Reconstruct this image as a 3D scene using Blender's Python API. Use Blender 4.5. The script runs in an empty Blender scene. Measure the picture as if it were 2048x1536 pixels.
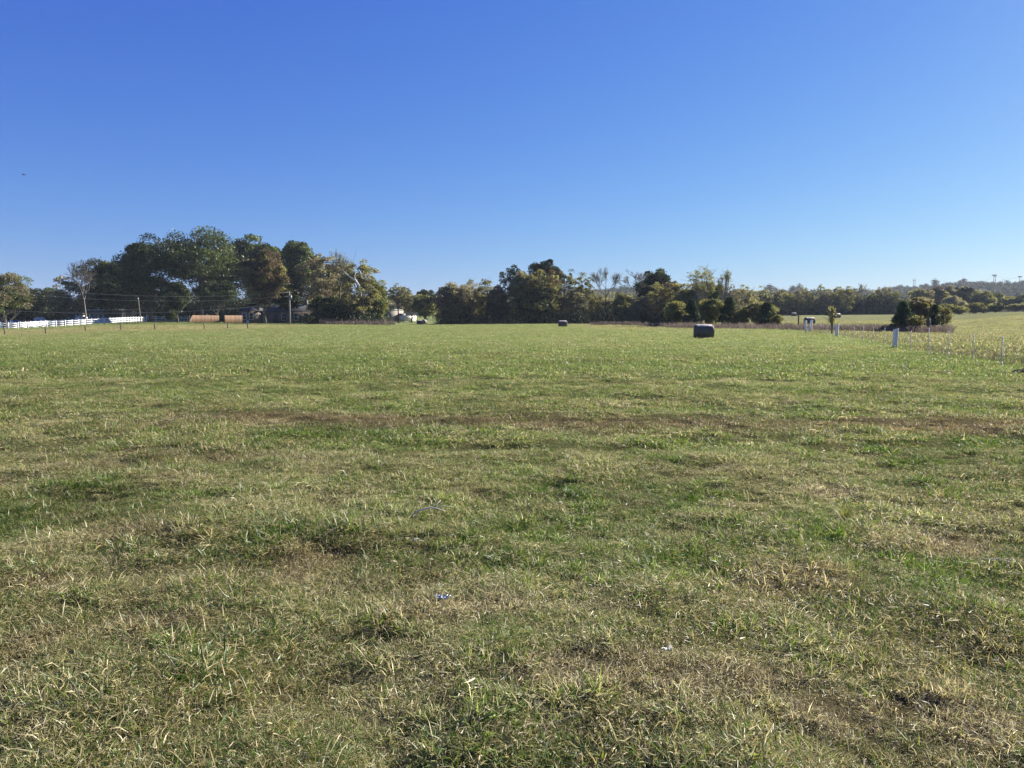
import bpy, math, random
import numpy as np
from mathutils import Vector

SC = bpy.context.scene
COL = SC.collection
RNG = np.random.default_rng(7)
random.seed(7)
R = math.radians

# ------------------------------------------------------------------ camera geometry
F = 1538.0                     # focal length in photo pixels (2048 wide)
PITCH = R(4.87)
CAMH = 1.6
CP, SP = math.cos(PITCH), math.sin(PITCH)

def pt(u, v, Y):
    """world point on the sight line of photo pixel (u,v) at forward distance Y"""
    x = (u - 1024) / F; yu = (768 - v) / F
    d = (x, CP + yu * SP, -SP + yu * CP)
    k = Y / d[1]
    return (d[0] * k, Y, CAMH + d[2] * k)

def gp(u, v):
    """world point where the sight line meets the flat near field"""
    x = (u - 1024) / F; yu = (768 - v) / F
    d = (x, CP + yu * SP, -SP + yu * CP)
    k = -CAMH / d[2]
    return (d[0] * k, d[1] * k)

def X_at(u, Y): return pt(u, 640, Y)[0]
def px(n, Y): return n * Y / F

# ------------------------------------------------------------------ terrain
U_COL = np.array([-300, 0, 300, 600, 850, 1000, 1300, 1500, 1620, 1750, 1900, 2048, 2350], float)
T_COL = (U_COL - 1024) / F
ROWS = [
 (0,    [0]*13),
 (45,   [0]*13),
 (70,   [-.2,-.2,-.1,0,0,0,0,0,0,0,-.05,-.15,-.15]),
 (95,   [-.5,-.5,.1,.3,.25,.15,.08,.1,.05,0,-.1,.05,.2]),
 (130,  [-.6,-.55,.3,.35,.2,.1,.1,.25,.4,.2,.1,.9,1.2]),
 (165,  [-.6,-.6,.55,.35,.1,.1,.2,.5,.85,.8,.8,2.0,2.5]),
 (200,  [-.4,-.4,.7,.4,0,.4,.4,.8,1.4,1.5,1.8,3.0,3.4]),
 (260,  [0,0,.8,.6,.5,.7,.8,1.6,2.1,2.2,2.8,3.8,4.0]),
 (330,  [.5,.5,1,1,1.5,1.5,1.6,2.6,3.0,3.2,3.8,4.4,5]),
 (450,  [2,2,2,2,2.5,2.5,3,3.5,4,4.5,5,5.5,6]),
 (700,  [4,4,4,4,4,4,4.5,5,5,5,5.5,6,6]),
 (6000, [6]*13)]
R_Y = np.array([r[0] for r in ROWS], float)
R_Z = np.array([r[1] for r in ROWS], float)

def smooth(t): return t * t * (3 - 2 * t)

def hash2(ix, iy, seed):
    h = np.sin(ix * 127.1 + iy * 311.7 + seed * 74.7) * 43758.5453
    return h - np.floor(h)

def vnoise(x, y, seed=0):
    ix, iy = np.floor(x), np.floor(y)
    fx, fy = smooth(x - ix), smooth(y - iy)
    a = hash2(ix, iy, seed); b = hash2(ix + 1, iy, seed)
    c = hash2(ix, iy + 1, seed); d = hash2(ix + 1, iy + 1, seed)
    return (a * (1 - fx) + b * fx) * (1 - fy) + (c * (1 - fx) + d * fx) * fy

def fbm(x, y, seed=0, o=3):
    s = 0; a = .5; n = 0
    for k in range(o):
        s = s + a * vnoise(x * 2 ** k + 13.1 * k, y * 2 ** k - 7.7 * k, seed + k); n += a; a *= .55
    return s / n

def ground_np(x, y):
    x = np.asarray(x, float); y = np.asarray(y, float)
    yy = np.clip(y, 0, 5900)
    t = np.clip(x / np.maximum(yy, 1.0), T_COL[0], T_COL[-1] - 1e-6)
    i = np.clip(np.searchsorted(R_Y, yy, side='right') - 1, 0, len(R_Y) - 2)
    j = np.clip(np.searchsorted(T_COL, t, side='right') - 1, 0, len(T_COL) - 2)
    fy = smooth((yy - R_Y[i]) / (R_Y[i + 1] - R_Y[i]))
    fx = smooth((t - T_COL[j]) / (T_COL[j + 1] - T_COL[j]))
    return (R_Z[i, j] * (1 - fx) + R_Z[i, j + 1] * fx) * (1 - fy) + (R_Z[i + 1, j] * (1 - fx) + R_Z[i + 1, j + 1] * fx) * fy

def bumps(x, y):
    r = np.hypot(x, y)
    near = np.clip((120 - r) / 100, 0, 1)
    b = (fbm(x / .8, y / .8, 3, 3) - .5) * .20 + (fbm(x / 5.0, y / 5.0, 9, 2) - .5) * .12
    return b * near

def gz(x, y):
    return float(ground_np(x, y) + bumps(np.asarray(float(x)), np.asarray(float(y))))

# the wire fence along the right edge of the mown field
FENCE_PX = [(2003,730),(1946,720),(1897,715),(1857,711),(1821,703),(1767.5,692),(1745,687),(1726,683),(1708.5,679.5),(1692,676.5),(1665.5,671),(1655,670),(1645.5,669.2),(1634.5,668.5)]
FENCE_XY = [gp(u, v) for u, v in FENCE_PX]
_fy = np.array([p[1] for p in FENCE_XY]); _fx = np.array([p[0] for p in FENCE_XY])
_o = np.argsort(_fy); _fy = _fy[_o]; _fx = _fx[_o]

def fence_x(y):
    y = np.asarray(y, float)
    fx = np.interp(y, _fy, _fx)
    fx = np.where(y < _fy[0], _fx[0] - .16 * (_fy[0] - y) * 1.0, fx)
    fx = np.where(y > _fy[-1], _fx[-1] + (y - _fy[-1]) * .2, fx)
    return fx

# patches of golden-brown dead grass: where they show (u, v) and how wide and deep
GOLD = [(1150, 1365, 190, 45), (1420, 1385, 240, 50), (1750, 1430, 260, 45), (2000, 1470, 160, 45), (320, 1265, 120, 35), (60, 1300, 90, 30),
        (1560, 1180, 160, 35), (1880, 1085, 170, 30), (1650, 985, 90, 14), (1480, 1010, 60, 12), (170, 935, 120, 16), (80, 1180, 120, 30), (620, 1120, 120, 26), (900, 1230, 170, 28), (250, 1080, 110, 20)]

def zones(x, y):
    """dryness 0..1, brownness 0..1, growth height factor"""
    x = np.asarray(x, float); y = np.asarray(y, float)
    big = fbm(x / 6.0, y / 6.0, 21, 3); mid = fbm(x / 1.6, y / 1.6, 31, 3); fine = fbm(x / .45, y / .45, 41, 2)
    hgt0 = .85 + 1.5 * (fbm(x / .55, y / .55, 71, 3) - .42)
    dry = .19 + (big - .5) * .6 + (mid - .5) * .75 + (fine - .5) * .9
    dry = dry + np.clip((6.0 - y) / 3.0, 0, 1) * .32
    brown = np.clip((mid - .52) * 3.0, 0, 1) * .35
    # old mowing line: brown strip across the field
    wob = (fbm(x / 4.0, y * 0 + 1.0, 51, 2) - .5) * 1.6
    def band(yc, hw, lo, hi, soft=3.0):
        b = np.clip(1 - np.abs(y - yc - wob) / hw, 0, 1)
        b = smooth(b) * np.clip((x - lo) / soft, 0, 1) * np.clip((hi - x) / soft, 0, 1)
        return b * np.clip(.35 + 1.3 * fbm(x / 1.3, y / 1.3, 61, 2), 0, 1)
    b = band(12.1 - .02 * x, 1.7, -8, 30, 5.0) * 1.25 + band(8.6, .7, -12, 0) * .7 + band(7.2, .5, -9, -2) * .5 \
        + band(8.2, .55, -1, 9) * .45 + band(6.3, .5, .5, 9) * .4 +  band(15.5, .6, -6, 14) * .35 + band(4.9, .35, -3.5, 0, 1.0) * .5
    dry = dry - np.clip(hgt0 - 1.05, 0, .8) * .45 * (1 - .7 * np.clip((y - 7) / 12, 0, 1))
    gold = np.zeros_like(dry)
    for u, v, wu, wv in GOLD:
        gx, gy = gp(u, v); rx = wu * gy / F; ry = max(.12, wv * gy * gy / F / CAMH)
        q = ((x - gx) / rx) ** 2 + ((y - gy - .10 * (x - gx)) / ry) ** 2 + (mid - .5) * 1.6
        gold = np.maximum(gold, np.clip((1.15 - q) * 1.6, 0, 1))
    dry = dry + gold * .65; brown = np.clip(brown + gold * .38, 0, 1)
    dry = dry + b * .75; brown = np.clip(brown + b * 1.0, 0, 1)
    # greener middle distance
    far = np.clip((y - 13) / 12, 0, 1)
    dry = dry * (1 - .35 * far)
    brown = brown * (1 - .5 * far)
    calm = np.clip((y - 7) / 12, 0, 1)
    hgt = .86 + 1.25 * (1 - .8 * calm) * (fbm(x / .55, y / .55, 71, 3) - .42)
    hgt = np.clip(hgt, .6, 1.6) * (1 - .12 * np.clip(b, 0, 1))
    # land beyond the fences is unmown and dry
    out = smooth(np.clip((x - fence_x(y) - .2) / 2.5, 0, 1)) * np.clip(np.where(y > 20, 1, 0), 0, 1)
    far_out = np.where((y > 95) & (x > -10), np.clip((y - 95) / 20, 0, 1), 0) * np.where(x > 12, 1, 0)
    far_out = np.maximum(far_out, out)
    left = np.clip((y - (88 + .0 * x) + (x + 60) * .12 * -1) / 6, 0, 1) * np.clip((-28 - x) / 10, 0, 1) * np.clip((145 - y) / 15, 0, 1)
    dry = dry * (1 - far_out) + (.52 + (big - .5) * .6 + (mid - .5) * .6) * far_out
    brown = np.clip(brown * (1 - far_out) + np.clip(.25 + (mid - .45) * 1.6 + np.clip((60 - y) / 40, 0, 1) * .25, 0, 1) * far_out, 0, 1)
    hgt = hgt * (1 + out * np.clip((100 - y) / 50, 0, 1) * .55)
    dry = dry * (1 - left) + (.66 + (mid - .5) * .5) * left
    return np.clip(dry, 0.02, .97), brown, hgt

# ------------------------------------------------------------------ node helpers
def new_mat(name):
    m = bpy.data.materials.new(name); m.use_nodes = True
    nt = m.node_tree; nt.nodes.clear()
    out = nt.nodes.new('ShaderNodeOutputMaterial')
    return m, nt, out

def N(nt, t, **kw):
    n = nt.nodes.new(t)
    for k, v in kw.items(): setattr(n, k, v)
    return n

def ramp(nt, fac, stops):
    n = nt.nodes.new('ShaderNodeValToRGB')
    cr = n.color_ramp
    while len(cr.elements) < len(stops): cr.elements.new(.5)
    for e, (p, c) in zip(cr.elements, stops):
        e.position = p; e.color = (*c, 1)
    if fac is not None: nt.links.new(fac, n.inputs[0])
    return n.outputs[0]

def mixc(nt, fac, a, b, blend='MIX'):
    n = nt.nodes.new('ShaderNodeMix'); n.data_type = 'RGBA'; n.blend_type = blend
    for sock, val in ((n.inputs[0], fac), (n.inputs[6], a), (n.inputs[7], b)):
        if hasattr(val, 'links') or isinstance(val, bpy.types.NodeSocket): nt.links.new(val, sock)
        elif isinstance(val, (int, float)): sock.default_value = val
        else: sock.default_value = (*val, 1)
    return n.outputs[2]

def math_n(nt, op, a, b=None):
    n = nt.nodes.new('ShaderNodeMath'); n.operation = op
    for s, v in ((n.inputs[0], a), (n.inputs[1], b)):
        if v is None: continue
        if isinstance(v, bpy.types.NodeSocket): nt.links.new(v, s)
        else: s.default_value = v
    return n.outputs[0]

def attr(nt, name, kind='GEOMETRY'):
    n = nt.nodes.new('ShaderNodeAttribute'); n.attribute_name = name; n.attribute_type = kind
    return n.outputs['Fac']

def noise(nt, scale, detail=4, rough=.6, vec=None, coord='Object'):
    tc = nt.nodes.new('ShaderNodeTexCoord')
    n = nt.nodes.new('ShaderNodeTexNoise')
    n.inputs['Scale'].default_value = scale; n.inputs['Detail'].default_value = detail
    n.inputs['Roughness'].default_value = rough
    nt.links.new(vec if vec is not None else tc.outputs[coord], n.inputs['Vector'])
    return n.outputs['Fac']

def leaf_surface(nt, out, color, trans=.35, gloss=.06, rough=.45, tcol=None):
    d = N(nt, 'ShaderNodeBsdfDiffuse'); t = N(nt, 'ShaderNodeBsdfTranslucent'); g = N(nt, 'ShaderNodeBsdfGlossy')
    g.inputs['Roughness'].default_value = rough; g.inputs['Color'].default_value = (1, 1, 1, 1)
    nt.links.new(color, d.inputs['Color'])
    nt.links.new(tcol if tcol is not None else color, t.inputs['Color'])
    m1 = N(nt, 'ShaderNodeMixShader'); m1.inputs[0].default_value = trans
    nt.links.new(d.outputs[0], m1.inputs[1]); nt.links.new(t.outputs[0], m1.inputs[2])
    m2 = N(nt, 'ShaderNodeMixShader'); m2.inputs[0].default_value = gloss
    nt.links.new(m1.outputs[0], m2.inputs[1]); nt.links.new(g.outputs[0], m2.inputs[2])
    nt.links.new(m2.outputs[0], out.inputs['Surface'])

def leaf_mat(name, dark, mid, light, trans=.3, gloss=.02):
    m, nt, out = new_mat(name)
    t = attr(nt, 'tint')
    oi = N(nt, 'ShaderNodeObjectInfo')
    c = ramp(nt, t, [(0, dark), (.55, mid), (1, light)])
    hs = N(nt, 'ShaderNodeHueSaturation')
    mr = N(nt, 'ShaderNodeMapRange'); mr.inputs['To Min'].default_value = .8; mr.inputs['To Max'].default_value = 1.2
    nt.links.new(oi.outputs['Random'], mr.inputs['Value']); nt.links.new(mr.outputs[0], hs.inputs['Value'])
    nt.links.new(c, hs.inputs['Color'])
    leaf_surface(nt, out, hs.outputs[0], trans, gloss)
    return m

def plain_mat(name, c1, c2, scale=4, rough=.7, metallic=0, detail=4, spec=.3, stretch=None, bump=0):
    m, nt, out = new_mat(name)
    vec = None
    if stretch:
        tc = N(nt, 'ShaderNodeTexCoord'); mp = N(nt, 'ShaderNodeMapping'); mp.inputs['Scale'].default_value = stretch
        nt.links.new(tc.outputs['Object'], mp.inputs['Vector']); vec = mp.outputs[0]
    n = noise(nt, scale, detail, .65, vec)
    c = ramp(nt, n, [(.3, c1), (.7, c2)])
    b = N(nt, 'ShaderNodeBsdfPrincipled')
    nt.links.new(c, b.inputs['Base Color'])
    b.inputs['Roughness'].default_value = rough; b.inputs['Metallic'].default_value = metallic
    b.inputs['Specular IOR Level'].default_value = spec
    if bump:
        bn = N(nt, 'ShaderNodeBump'); bn.inputs['Strength'].default_value = bump; bn.inputs['Distance'].default_value = .05
        nt.links.new(n, bn.inputs['Height']); nt.links.new(bn.outputs[0], b.inputs['Normal'])
    nt.links.new(b.outputs[0], out.inputs['Surface'])
    return m

M = {}
M['dark_green'] = leaf_mat('dark_green_leaves', (.016,.026,.009), (.034,.05,.015), (.08,.10,.028))
M['green'] = leaf_mat('green_leaves', (.04,.056,.015), (.09,.118,.028), (.18,.205,.052), .42)
M['olive'] = leaf_mat('olive_leaves', (.12,.12,.035), (.24,.235,.07), (.40,.385,.115), .56)
M['yellow'] = leaf_mat('yellow_green_leaves', (.10,.10,.025), (.21,.20,.045), (.36,.33,.08), .45)
M['orange'] = leaf_mat('orange_leaves', (.08,.055,.025), (.17,.11,.04), (.30,.20,.06), .4)
M['russet'] = leaf_mat('russet_leaves', (.07,.055,.03), (.145,.112,.056), (.25,.19,.088), .45)
M['brown'] = leaf_mat('brown_leaves', (.12,.108,.058), (.225,.20,.098), (.35,.31,.155), .54)
M['cedar'] = leaf_mat('cedar_needles', (.026,.048,.022), (.05,.08,.034), (.095,.125,.052), .28)
M['grey'] = plain_mat('grey_twigs', (.07,.062,.055), (.13,.118,.105), 3, .85)
M['bark'] = plain_mat('bark', (.06,.053,.045), (.14,.125,.105), 5, .9, stretch=(6,6,1), bump=.4)
M['bark_grey'] = plain_mat('grey_bark', (.10,.095,.085), (.20,.185,.165), 5, .9, stretch=(5,5,1), bump=.4)
M['bark_white'] = plain_mat('pale_bark', (.38,.36,.32), (.62,.60,.55), 3, .8, stretch=(3,3,1))
M['vinyl'] = plain_mat('white_vinyl', (.74,.75,.76), (.82,.82,.82), 2, .45)
M['vinyl_old'] = plain_mat('weathered_white_wrap', (.70,.65,.56), (.84,.79,.70), 5, .5, bump=.3)
M['steel'] = plain_mat('galvanised_steel', (.30,.30,.29), (.46,.46,.45), 20, .7, 0)
M['wire'] = plain_mat('fence_wire', (.16,.16,.16), (.26,.26,.26), 20, .5, .8)
M['cable'] = plain_mat('power_cable', (.22,.22,.23), (.34,.34,.35), 3, .5, .3)
M['old_wood'] = plain_mat('weathered_wood', (.05,.04,.03), (.11,.09,.07), 8, .9, stretch=(8,8,1), bump=.3)
M['pole_wood'] = plain_mat('pole_wood', (.16,.14,.12), (.27,.24,.21), 8, .85, stretch=(8,8,.6), bump=.3)
M['dark_metal'] = plain_mat('dark_metal', (.03,.035,.04), (.06,.065,.07), 6, .5, .3)
M['grey_metal'] = plain_mat('grey_metal', (.17,.175,.18), (.25,.255,.26), 4, .45, .4)
M['white_paint'] = plain_mat('white_paint', (.70,.69,.66), (.80,.79,.77), 1.5, .6)
M['cream_paint'] = plain_mat('cream_paint', (.62,.57,.46), (.74,.68,.56), 1.2, .7)
M['grey_siding'] = plain_mat('grey_siding', (.12,.115,.11), (.17,.165,.155), 1.5, .75, stretch=(1,1,5))
M['dark_siding'] = plain_mat('dark_siding', (.03,.033,.04), (.05,.053,.06), 1.5, .8)
M['shingle'] = plain_mat('roof_shingle', (.035,.035,.038), (.07,.068,.07), 3, .9, bump=.3)
M['glass'] = plain_mat('window_glass', (.02,.025,.03), (.035,.04,.05), 1, .08, 0, 2, .6)
M['tarp'] = plain_mat('blue_grey_tarp', (.36,.32,.26), (.50,.45,.37), 1.2, .55, bump=.6)
M['rubber'] = plain_mat('tyre_rubber', (.015,.015,.015), (.03,.03,.03), 6, .85)
M['car_white'] = plain_mat('white_car_paint', (.74,.75,.77), (.80,.80,.81), 1, .2, 0, 2, .6)
M['car_dark'] = plain_mat('dark_car_paint', (.02,.022,.028), (.03,.032,.04), 1, .2, 0, 2, .6)
M['tan_roof'] = plain_mat('pale_roof_sheet', (.28,.27,.25), (.40,.38,.35), 2, .6)
M['mound_dark'] = plain_mat('dark_rough', (.016,.014,.011), (.045,.038,.028), 14, .95, bump=.8)
M['feather'] = plain_mat('dark_feathers', (.015,.018,.022), (.03,.033,.04), 12, .8)
M['stalk'] = plain_mat('dead_stalk', (.34,.29,.21), (.55,.48,.37), 30, .8)
M['twig'] = plain_mat('twig_bark', (.40,.35,.28), (.66,.60,.50), 40, .85)
M['paper'] = plain_mat('white_tissue', (.72,.72,.70), (.85,.85,.84), 30, .8)
M['stone'] = plain_mat('pale_stone', (.30,.31,.30), (.45,.46,.45), 60, .85, bump=.4)
M['wrapper'] = plain_mat('blue_white_foil', (.14,.22,.40), (.42,.48,.55), 40, .25, .2, 3, .6)
M['yellow_blade'] = leaf_mat('bright_yellow_blades', (.16,.17,.03), (.26,.27,.05), (.36,.35,.08), .4)

def brick_mat():
    m, nt, out = new_mat('brown_brick')
    tc = N(nt, 'ShaderNodeTexCoord'); mp = N(nt, 'ShaderNodeMapping'); mp.inputs['Rotation'].default_value = (R(90), 0, 0)
    nt.links.new(tc.outputs['Object'], mp.inputs['Vector'])
    b = N(nt, 'ShaderNodeTexBrick'); b.inputs['Scale'].default_value = 4.2
    b.inputs['Color1'].default_value = (.11,.08,.065,1); b.inputs['Color2'].default_value = (.15,.105,.085,1); b.inputs['Mortar'].default_value = (.2,.19,.17,1)
    nt.links.new(mp.outputs[0], b.inputs['Vector'])
    p = N(nt, 'ShaderNodeBsdfPrincipled'); p.inputs['Roughness'].default_value = .9
    nt.links.new(b.outputs[0], p.inputs['Base Color']); nt.links.new(p.outputs[0], out.inputs['Surface'])
    return m
M['brick'] = brick_mat()

def plank_mat():
    m, nt, out = new_mat('cedar_planks')
    tc = N(nt, 'ShaderNodeTexCoord')
    sx = N(nt, 'ShaderNodeSeparateXYZ'); nt.links.new(tc.outputs['Object'], sx.inputs[0])
    fl = math_n(nt, 'FLOOR', math_n(nt, 'MULTIPLY', sx.outputs[0], 5.5))
    wn = N(nt, 'ShaderNodeTexWhiteNoise', noise_dimensions='1D'); nt.links.new(fl, wn.inputs['W'])
    c = ramp(nt, wn.outputs['Value'], [(0, (.085,.045,.022)), (1, (.21,.12,.062))])
    p = N(nt, 'ShaderNodeBsdfPrincipled'); p.inputs['Roughness'].default_value = .8
    nt.links.new(c, p.inputs['Base Color']); nt.links.new(p.outputs[0], out.inputs['Surface'])
    return m
M['planks'] = plank_mat()

def hay_mat():
    m, nt, out = new_mat('weathered_hay')
    tc = N(nt, 'ShaderNodeTexCoord'); mp = N(nt, 'ShaderNodeMapping'); mp.inputs['Scale'].default_value = (14, 3, 3)
    nt.links.new(tc.outputs['Object'], mp.inputs['Vector'])
    n = noise(nt, 4, 6, .75, mp.outputs[0])
    n2 = noise(nt, 60, 3, .7)
    c = ramp(nt, n, [(.3, (.05,.040,.027)), (.7, (.125,.10,.066))])
    c = mixc(nt, math_n(nt, 'MULTIPLY', n2, .5), c, (.11,.105,.09))
    p = N(nt, 'ShaderNodeBsdfPrincipled'); p.inputs['Roughness'].default_value = .75
    bn = N(nt, 'ShaderNodeBump'); bn.inputs['Strength'].default_value = .7; bn.inputs['Distance'].default_value = .03
    nt.links.new(n2, bn.inputs['Height']); nt.links.new(bn.outputs[0], p.inputs['Normal'])
    nt.links.new(c, p.inputs['Base Color']); nt.links.new(p.outputs[0], out.inputs['Surface'])
    return m
M['hay'] = hay_mat()
M['sunlit_hay'] = plain_mat('painted_sunlit_hay', (.48,.42,.32), (.74,.67,.54), 9, .6, bump=.4)  # paler hay colour, painting in the sun on the bale tops

def ground_mat():
    m, nt, out = new_mat('field_ground')
    dry = attr(nt, 'dry'); brown = attr(nt, 'brown'); farf = attr(nt, 'farf')
    pos = N(nt, 'ShaderNodeNewGeometry').outputs['Position']
    def wn(scale, det=4):
        n = N(nt, 'ShaderNodeTexNoise'); n.inputs['Scale'].default_value = scale; n.inputs['Detail'].default_value = det
        n.inputs['Roughness'].default_value = .7
        nt.links.new(pos, n.inputs['Vector']); return n.outputs['Fac']
    nf = wn(22, 5); nm = wn(1.3, 5)
    soil = ramp(nt, nf, [(.3, (.018,.017,.008)), (.55, (.045,.04,.018)), (.75, (.10,.085,.04))])
    thatch = mixc(nt, math_n(nt, 'MULTIPLY', brown, .5), soil, (.07,.052,.028))
    green = ramp(nt, nf, [(.3, (.10,.13,.05)), (.7, (.205,.245,.095))])
    tan = ramp(nt, nf, [(.3, (.14,.13,.072)), (.7, (.235,.215,.125))])
    brn = ramp(nt, nf, [(.3, (.10,.08,.045)), (.7, (.19,.155,.09))])
    dd = mixc(nt, brown, tan, brn)
    d2 = math_n(nt, 'ADD', dry, math_n(nt, 'MULTIPLY', math_n(nt, 'SUBTRACT', nm, .5), .9))
    cl = N(nt, 'ShaderNodeClamp'); nt.links.new(d2, cl.inputs[0])
    farc = mixc(nt, cl.outputs[0], green, dd)
    col = mixc(nt, farf, mixc(nt, .2, thatch, farc), farc)
    d = N(nt, 'ShaderNodeBsdfDiffuse'); nt.links.new(col, d.inputs['Color'])
    bn = N(nt, 'ShaderNodeBump'); bn.inputs['Strength'].default_value = .8; bn.inputs['Distance'].default_value = .06
    nt.links.new(nf, bn.inputs['Height']); nt.links.new(bn.outputs[0], d.inputs['Normal'])
    nt.links.new(d.outputs[0], out.inputs['Surface'])
    return m
M['ground'] = ground_mat()

def grass_mat():
    m, nt, out = new_mat('grass_blades')
    r1 = attr(nt, 'rnd'); r2 = attr(nt, 'shade'); wet = attr(nt, 'straw')
    dry = attr(nt, 'dry', 'INSTANCER'); brown = attr(nt, 'brown', 'INSTANCER'); var = attr(nt, 'var', 'INSTANCER'); pale = attr(nt, 'pale', 'INSTANCER')
    s = math_n(nt, 'ADD', math_n(nt, 'MULTIPLY', r2, .65), math_n(nt, 'MULTIPLY', var, .35))
    green = ramp(nt, s, [(0, (.024,.054,.010)), (.4, (.062,.115,.021)), (.7, (.13,.185,.039)), (1, (.27,.305,.082))])
    straw = ramp(nt, s, [(0, (.085,.07,.03)), (.35, (.23,.195,.085)), (.7, (.45,.395,.21)), (1, (.66,.61,.41))])
    brn = ramp(nt, s, [(0, (.062,.052,.027)), (.6, (.165,.134,.068)), (1, (.36,.295,.15))])
    bsel = math_n(nt, 'LESS_THAN', r2, math_n(nt, 'MULTIPLY', brown, .9))
    drc = mixc(nt, bsel, straw, brn)
    isdry = math_n(nt, 'LESS_THAN', r1, dry)
    isdry = math_n(nt, 'MAXIMUM', isdry, wet)
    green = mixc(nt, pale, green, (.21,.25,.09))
    col = mixc(nt, isdry, green, drc)
    hs = N(nt, 'ShaderNodeHueSaturation'); hs.inputs['Value'].default_value = 1.35; hs.inputs['Saturation'].default_value = 1.1; nt.links.new(col, hs.inputs['Color'])
    leaf_surface(nt, out, col, .45, .02, .42, hs.outputs[0])
    return m
M['grass'] = grass_mat()

# ------------------------------------------------------------------ mesh building
class MB:
    def __init__(s): s.v = []; s.f = []; s.n = 0; s.tint = []
    def add(s, verts, faces, tint=None):
        verts = np.asarray(verts, float).reshape(-1, 3)
        faces = [np.asarray(f, int) for f in faces] if not isinstance(faces, np.ndarray) else faces
        if isinstance(faces, np.ndarray):
            s.f.append(faces + s.n); k = len(faces)
        else:
            for f in faces: s.f.append((f + s.n).reshape(1, -1))
            k = len(faces)
        s.v.append(verts); s.n += len(verts)
        s.tint.append(np.broadcast_to(np.asarray(0.5 if tint is None else tint, float), (k,)))
        return s
    def box(s, c, size, rz=0, rx=0, top=1.0):
        hx, hy, hz = [a / 2 for a in size]
        P = np.array([(-hx,-hy,-hz),(hx,-hy,-hz),(hx,hy,-hz),(-hx,hy,-hz),(-hx*top,-hy*top,hz),(hx*top,-hy*top,hz),(hx*top,hy*top,hz),(-hx*top,hy*top,hz)])
        if rx:
            cc, ss = math.cos(rx), math.sin(rx); P = P @ np.array([(1,0,0),(0,cc,ss),(0,-ss,cc)])
        if rz:
            cc, ss = math.cos(rz), math.sin(rz); P = P @ np.array([(cc,ss,0),(-ss,cc,0),(0,0,1)])
        return s.add(P + np.array(c), np.array([(0,3,2,1),(4,5,6,7),(0,1,5,4),(1,2,6,5),(2,3,7,6),(3,0,4,7)]))
    def tube(s, pts, rad, sides=6, cap=True):
        pts = np.asarray(pts, float); n = len(pts)
        rad = np.broadcast_to(np.asarray(rad, float), (n,))
        d = np.gradient(pts, axis=0); d /= np.maximum(np.linalg.norm(d, axis=1, keepdims=True), 1e-9)
        ref = np.where(np.abs(d[:, 2:3]) > .9, np.array([[1.0, 0, 0]]), np.array([[0, 0, 1.0]]))
        a = np.cross(d, ref); a /= np.maximum(np.linalg.norm(a, axis=1, keepdims=True), 1e-9)
        b = np.cross(d, a)
        th = np.arange(sides) * 2 * math.pi / sides
        V = pts[:, None, :] + rad[:, None, None] * (np.cos(th)[None, :, None] * a[:, None, :] + np.sin(th)[None, :, None] * b[:, None, :])
        i = np.arange(n - 1)[:, None] * sides; k = np.arange(sides)[None, :]; k2 = (k + 1) % sides
        Fc = np.stack([i + k, i + k2, i + sides + k2, i + sides + k], -1).reshape(-1, 4)
        s.add(V.reshape(-1, 3), Fc)
        if cap:
            base = s.n - n * sides
            s.f.append((np.arange(sides)[::-1] + base).reshape(1, -1)); s.tint.append(np.array([.5]))
            s.f.append((np.arange(sides) + base + (n - 1) * sides).reshape(1, -1)); s.tint.append(np.array([.5]))
        return s
    def cards(s, C, size, rng, tint, flat=0.0, asp=.6):
        n = len(C)
        A = rng.normal(size=(n, 3)); A /= np.linalg.norm(A, axis=1, keepdims=True)
        B = rng.normal(size=(n, 3)); A[:, 2] *= (1 - flat); B[:, 2] *= (1 - flat)
        B -= A * (A * B).sum(1, keepdims=True) / np.maximum((A * A).sum(1, keepdims=True), 1e-9)
        A /= np.linalg.norm(A, axis=1, keepdims=True); B /= np.maximum(np.linalg.norm(B, axis=1, keepdims=True), 1e-9)
        sz = (size * rng.uniform(.55, 1.3, n))[:, None] * .5
        V = np.stack([C + A * sz, C + B * sz * asp + A * sz * .15, C - A * sz, C - B * sz * asp + A * sz * .1], 1).reshape(-1, 3)
        return s.add(V, np.arange(4 * n).reshape(n, 4), tint)
    def mesh(s, name, smooth_=False):
        me = bpy.data.meshes.new(name)
        V = np.concatenate(s.v); me.vertices.add(len(V)); me.vertices.foreach_set('co', V.ravel())
        sizes = np.concatenate([np.full(len(f), f.shape[1]) for f in s.f])
        idx = np.concatenate([f.ravel() for f in s.f])
        me.loops.add(len(idx)); me.loops.foreach_set('vertex_index', idx.astype(np.int32))
        me.polygons.add(len(sizes))
        st = np.concatenate([[0], np.cumsum(sizes)[:-1]])
        me.polygons.foreach_set('loop_start', st.astype(np.int32))
        t = np.concatenate([np.asarray(x).ravel() for x in s.tint])
        if len(t) == len(sizes):
            a = me.attributes.new('tint', 'FLOAT', 'FACE'); a.data.foreach_set('value', t.astype(np.float32))
        me.update(calc_edges=True); me.validate()
        if smooth_: me.polygons.foreach_set('use_smooth', np.ones(len(me.polygons), bool))
        return me
    def build(s, name, mat, parent=None, loc=None, rz=0, smooth_=False):
        me = s.mesh(name, smooth_); me.materials.append(mat)
        o = bpy.data.objects.new(name, me); COL.objects.link(o)
        if loc is not None: o.location = loc
        o.rotation_euler.z = rz
        if parent is not None: o.parent = parent
        return o

def tag(o, label=None, cat=None, group=None, kind=None):
    if label: o['label'] = label
    if cat: o['category'] = cat
    if group: o['group'] = group
    if kind: o['kind'] = kind
    return o

def empty(name, loc, rz=0):
    o = bpy.data.objects.new(name, None); COL.objects.link(o)
    o.location = loc; o.rotation_euler.z = rz; o.empty_display_size = .3
    return o

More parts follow.
